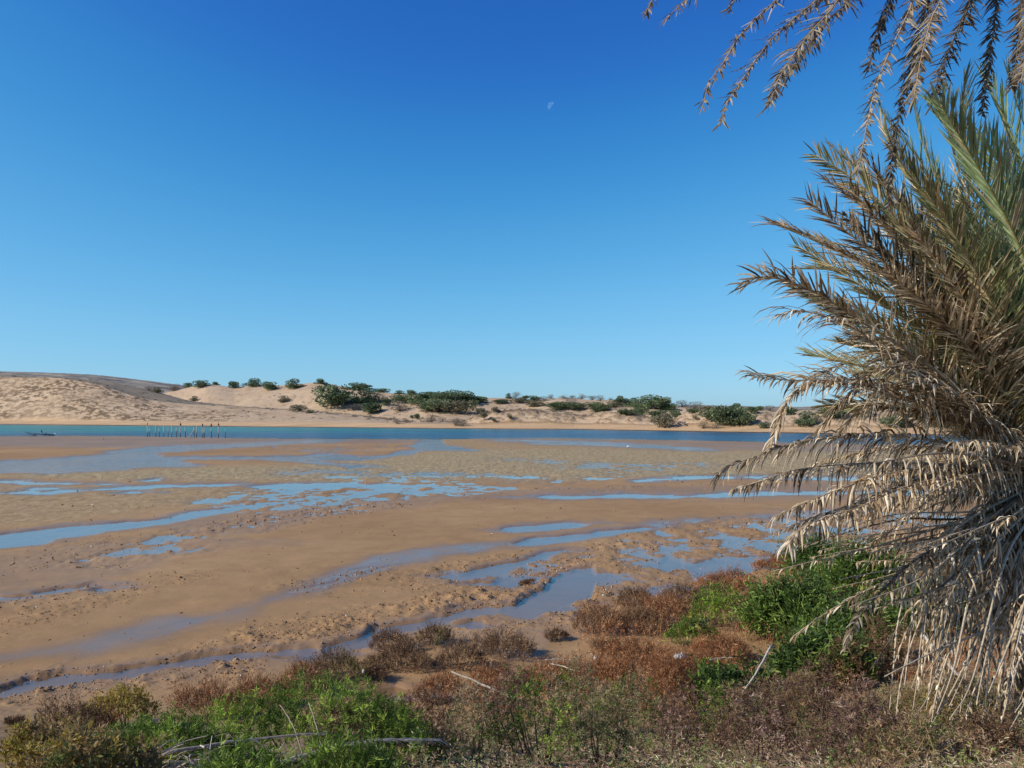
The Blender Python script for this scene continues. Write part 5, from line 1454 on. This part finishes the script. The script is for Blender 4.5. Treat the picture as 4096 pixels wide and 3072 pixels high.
# ------------------------------------------------------------------ sticks, fallen fronds, litter
rs = np.random.RandomState(200)
def gpath(pix, lift, lifts=None, depths=None):
    out = []
    if depths: return [np.array(at_depth(a, b, d)) for (a, b), d in zip(pix, depths)]
    for i, (sx, sy) in enumerate(pix):
        g = on_ground(sx, sy + (lifts[i] if lifts else lift) * 0)
        z = (lifts[i] if lifts else lift)
        # raise the point by z and slide it along the sight line so it stays where it shows
        d = g.y * (1 - z / max(CAMH - g.z, 0.5))
        out.append(np.array(at_depth(sx, sy, d)))
    return out
def stick(name, pix, r0, r1, col, label, cat='stick', lift=0.12, lifts=None, depths=None, knobs=0, leaves=0, L=0.1):
    P = spline(gpath(pix, lift, lifts, depths), 16)
    o = P[0].copy(); P = P - o
    P = P + rs.normal(size=P.shape) * r0 * 0.25
    s = Soup(); s.add(*tube(P, np.linspace(r0, r1, 16), 6), col)
    if not (knobs or leaves):
        return tag(link(name, s.mesh(name, M_wood, True), None, Vector(o)), label, cat)
    root = thing(name, Vector(o), label, cat)
    link('midrib', s.mesh('midrib', M_wood, True), root)
    s = Soup(); T = unit(np.gradient(P, axis=0))
    for k in range(max(knobs, leaves)):
        t = 0.1 + 0.88 * k / max(knobs, leaves); i = int(t * 15)
        for side in (-1, 1):
            S = np.cross(T[i], [0, 0, 1.0]); S /= np.linalg.norm(S); N = np.cross(S, T[i])
            if rs.rand() < 0.15: continue
            V, F = leaflet(P[i] + (P[min(i + 1, 15)] - P[i]) * (t * 15 - i), T[i], S, N, L * rs.uniform(0.5, 1.2), 0.007, side, 0.3 if knobs else 0.4, 0.4, 0.1 if knobs else 0.25, 0.1, rs)
            s.add(V, F, np.array(col) * rs.uniform(0.55, 1.2))
    link('leaf_stubs' if knobs else 'dry_leaflets', s.mesh('leaflets', M_palm), root)['kind'] = 'stuff'
    return root
PALE = (0.52, 0.46, 0.38); GREY = (0.33, 0.28, 0.22)
stick('fallen_midrib', [(1808,2688),(1900,2725),(2000,2770),(2105,2818)], 0.012, 0.018, GREY, 'bare palm midrib lying diagonally across the rust shrubs', 'palm frond', lift=0.62, knobs=50, L=0.09)
stick('fallen_frond', [(1020,3076),(1150,3040),(1300,2995),(1450,2965),(1616,2958),(1760,2958)], 0.009, 0.004, (0.42, 0.37, 0.30), 'dry palm frond lying in front of the green bush at the bottom', 'palm frond', depths=[4.5, 4.65, 4.8, 4.95, 5.1, 5.3], leaves=70, L=0.13)
stick('fallen_frond', [(640,3018),(800,2985),(950,2965),(1120,2945),(1310,2934)], 0.013, 0.005, GREY, 'thin dry frond lying across the top of the green bush', 'palm frond', depths=[4.8, 4.95, 5.1, 5.25, 5.4], knobs=45, L=0.07)
stick('fallen_frond', [(2850,3068),(2650,3050),(2480,3030),(2300,3012)], 0.02, 0.006, (0.20, 0.15, 0.10), 'dark frond with pale leaflets at the bottom edge', 'palm frond', lift=0.18, leaves=60, L=0.28)
stick('white_stick', [(2842,2912),(2920,2830),(3000,2730),(3088,2580)], 0.009, 0.014, (0.58, 0.53, 0.45), 'white peeled stick slanting up out of the leafy bush', lift=0.25, lifts=[0.45, 0.6, 0.8, 1.0])
stick('curved_stalk', [(2829,2883),(2920,2830),(3060,2765),(3215,2732)], 0.016, 0.008, GREY, 'curved grey frond stalk right of the white stick', lift=0.62, knobs=30, L=0.08)
stick('straight_stalk', [(2867,2921),(2960,2870),(3050,2820),(3139,2782)], 0.010, 0.008, PALE, 'thin straight pale stalk below the curved stalk', lift=0.55)
stick('thin_reed', [(1220,3060),(1190,2950),(1160,2880),(1120,2820)], 0.005, 0.003, (0.36, 0.30, 0.22), 'thin brown reed leaning left before the green bush', depths=[5.4, 5.5, 5.6, 5.7])
stick('thin_reed', [(1310,3070),(1280,2960),(1255,2870),(1235,2810)], 0.005, 0.003, (0.40, 0.34, 0.26), 'thin reed just right of the brown one', depths=[5.4, 5.5, 5.6, 5.7])
stick('dry_stick', [(460,2985),(455,2950),(450,2915)], 0.012, 0.007, PALE, 'pale forked dead stem rising left of the twig pile', lifts=[0.1, 0.2, 0.35])
stick('dry_stick', [(476,3060),(485,3000),(495,2925)], 0.007, 0.004, PALE, 'tall thin pale stem beside the forked one', lifts=[0.1, 0.3, 0.5])
stick('dry_stick', [(392,3072),(390,3030),(388,2995)], 0.007, 0.005, PALE, 'short pale stem at the left of the pale stems', lifts=[0.1, 0.2, 0.3])
stick('dry_stick', [(198,3076),(196,3045),(200,3010)], 0.009, 0.006, PALE, 'pale stem standing in the bottom left corner', lifts=[0.1, 0.2, 0.3])
stick('dry_stick', [(625,3062),(632,3000),(645,2938)], 0.008, 0.005, PALE, 'slim pale stem at the left of the twig pile', lifts=[0.1, 0.3, 0.5])
stick('upright_stalk', [(2495,3070),(2490,2990),(2483,2880)], 0.006, 0.004, (0.36, 0.28, 0.22), 'dry upright stalk in the bottom centre cover', lifts=[0.05, 0.2, 0.4])
stick('upright_stalk', [(3180,3010),(3190,2900),(3200,2790)], 0.006, 0.003, (0.42, 0.34, 0.26), 'thin dry stalk above the pink cover', lifts=[0.05, 0.2, 0.4])
stick('crossed_stalk', [(3683,2529),(3780,2640),(3880,2760),(3981,2884)], 0.022, 0.017, PALE, 'pale stalk crossing the others down to the right', lifts=[1.0, 0.7, 0.4, 0.05])
stick('crossed_stalk', [(3860,2745),(3910,2810),(3962,2890)], 0.022, 0.018, (0.5, 0.42, 0.32), 'short split stalk at the foot of the palm', lifts=[0.4, 0.2, 0.02])
stick('pale_log', [(4120,2955),(4060,2964),(3968,2984)], 0.045, 0.040, (0.60, 0.54, 0.45), 'pale log lying at the right edge', 'log', lift=0.05)
stick('wood_slab', [(3648,2918),(3690,2935),(3725,2950)], 0.035, 0.030, (0.48, 0.42, 0.34), 'short slab of grey wood below the pale stalks', 'log', lift=0.03)
stick('wood_chunk', [(3740,3078),(3840,3030),(3920,3034)], 0.10, 0.12, (0.34, 0.28, 0.22), 'rounded chunk of old palm wood at the bottom right edge', 'log', lift=0.04)
# pile of dead twigs
base = at_depth(800, 3050, 4.75)
s = Soup()
for k in range(70):
    a = rs.uniform(0, math.pi); L = rs.uniform(0.08, 0.36)
    c = np.array([rs.normal() * 0.16, rs.normal() * 0.10, rs.uniform(-0.10, 0.06)])
    dv = np.array([math.cos(a), math.sin(a) * 0.6, rs.normal() * 0.25]); dv /= np.linalg.norm(dv)
    p = spline([c - dv * L / 2, c + rs.normal(size=3) * 0.03, c + dv * L / 2], 6)
    s.add(*tube(p, np.linspace(0.005, 0.002, 6) * rs.uniform(0.5, 1.4), 4), np.array((0.42, 0.35, 0.28)) * rs.uniform(0.5, 1.3))
tag(link('twig_pile', s.mesh('twig_pile', M_wood), None, base), 'tangled heap of dead grey twigs at the bottom left', 'twigs', kind='stuff')
# litter
t_ = NT('plastic_litter'); M_lit = t_.done(t_.bsdf(t_.mix(t_.ramp(t_.noise(20, 4, 0.6, t_.coords()), [(0.4, 0.0), (0.6, 1.0)]), t_.attr('tint').outputs['Color'], (0.5, 0.45, 0.38)), 0.45, 0.5, t_.noise(30, 4, 0.7, t_.coords()), 0.6, 0.01))
def litter(name, sx, sy, wpx, hpx, col, label, cat='litter', lift=0.0):
    g = on_ground(sx, sy)
    if lift: g = at_depth(sx, sy, g.y * (1 - lift / (CAMH - g.z)))
    W = wpx / 4 * g.y / FPX / 2; H = hpx / 4 * g.y / FPX
    u, v = np.meshgrid(np.linspace(-1, 1, 9), np.linspace(-1, 1, 7))
    ed = 1 - 0.35 * fbm(u * 3 + sx, v * 3, 2, 3)
    z = H * (1 - (u ** 2 + v ** 2) * 0.45) * (0.4 + 1.1 * fbm(u * 2 + sx, v * 2 + sy, 3, 4)) + 0.02
    V = np.stack([u * W * ed, v * W * 0.6 * ed, z], -1).reshape(-1, 3)
    F = grid_faces(7, 9)
    V2 = V.copy(); V2[:, 2] -= 0.012
    s = Soup(); s.add(V, F, col); s.add(V2, F[:, ::-1], col)
    return tag(link(name, s.mesh(name, M_lit), None, Vector((g.x, g.y, g.z + 0.03))), label, cat)
litter('white_litter', 3108, 2440, 48, 26, (0.72, 0.66, 0.58), 'crumpled whitish plastic scrap beside the leafy bush', lift=0.25)
litter('plastic_bag', 2722, 2650, 60, 24, (0.38, 0.50, 0.62), 'crumpled pale blue plastic bag among rust shrubs', 'plastic bag', lift=0.28)
litter('paper_scrap', 622, 2903, 26, 8, (0.7, 0.7, 0.72), 'flat white scrap on mud right of the yellow bush')
litter('white_scrap', 1453, 2706, 10, 14, (0.7, 0.68, 0.64), 'tiny white scrap in the dark brown shrub', lift=0.3)
litter('white_scrap', 2380, 2655, 16, 18, (0.6, 0.55, 0.5), 'whitish scrap at the top of the reddish shrubs', lift=0.25)
litter('pale_stone', 3950, 2205, 90, 40, (0.55, 0.42, 0.30), 'pale orange stone behind the palm skirt', 'stone')
for i, (a, b) in enumerate([((2180, 2640), (2300, 2642)), ((2200, 2655), (2290, 2680)), ((2840, 2640), (2930, 2630))]):
    stick('bleached_stick', [a, ((a[0] + b[0]) / 2, (a[1] + b[1]) / 2 - 4), b], 0.010, 0.006, (0.58, 0.50, 0.42),
          ['bleached stick lying above the fallen midrib', 'second bleached stick just under the first', 'bleached stick beside the blue bag'][i], lift=0.34)
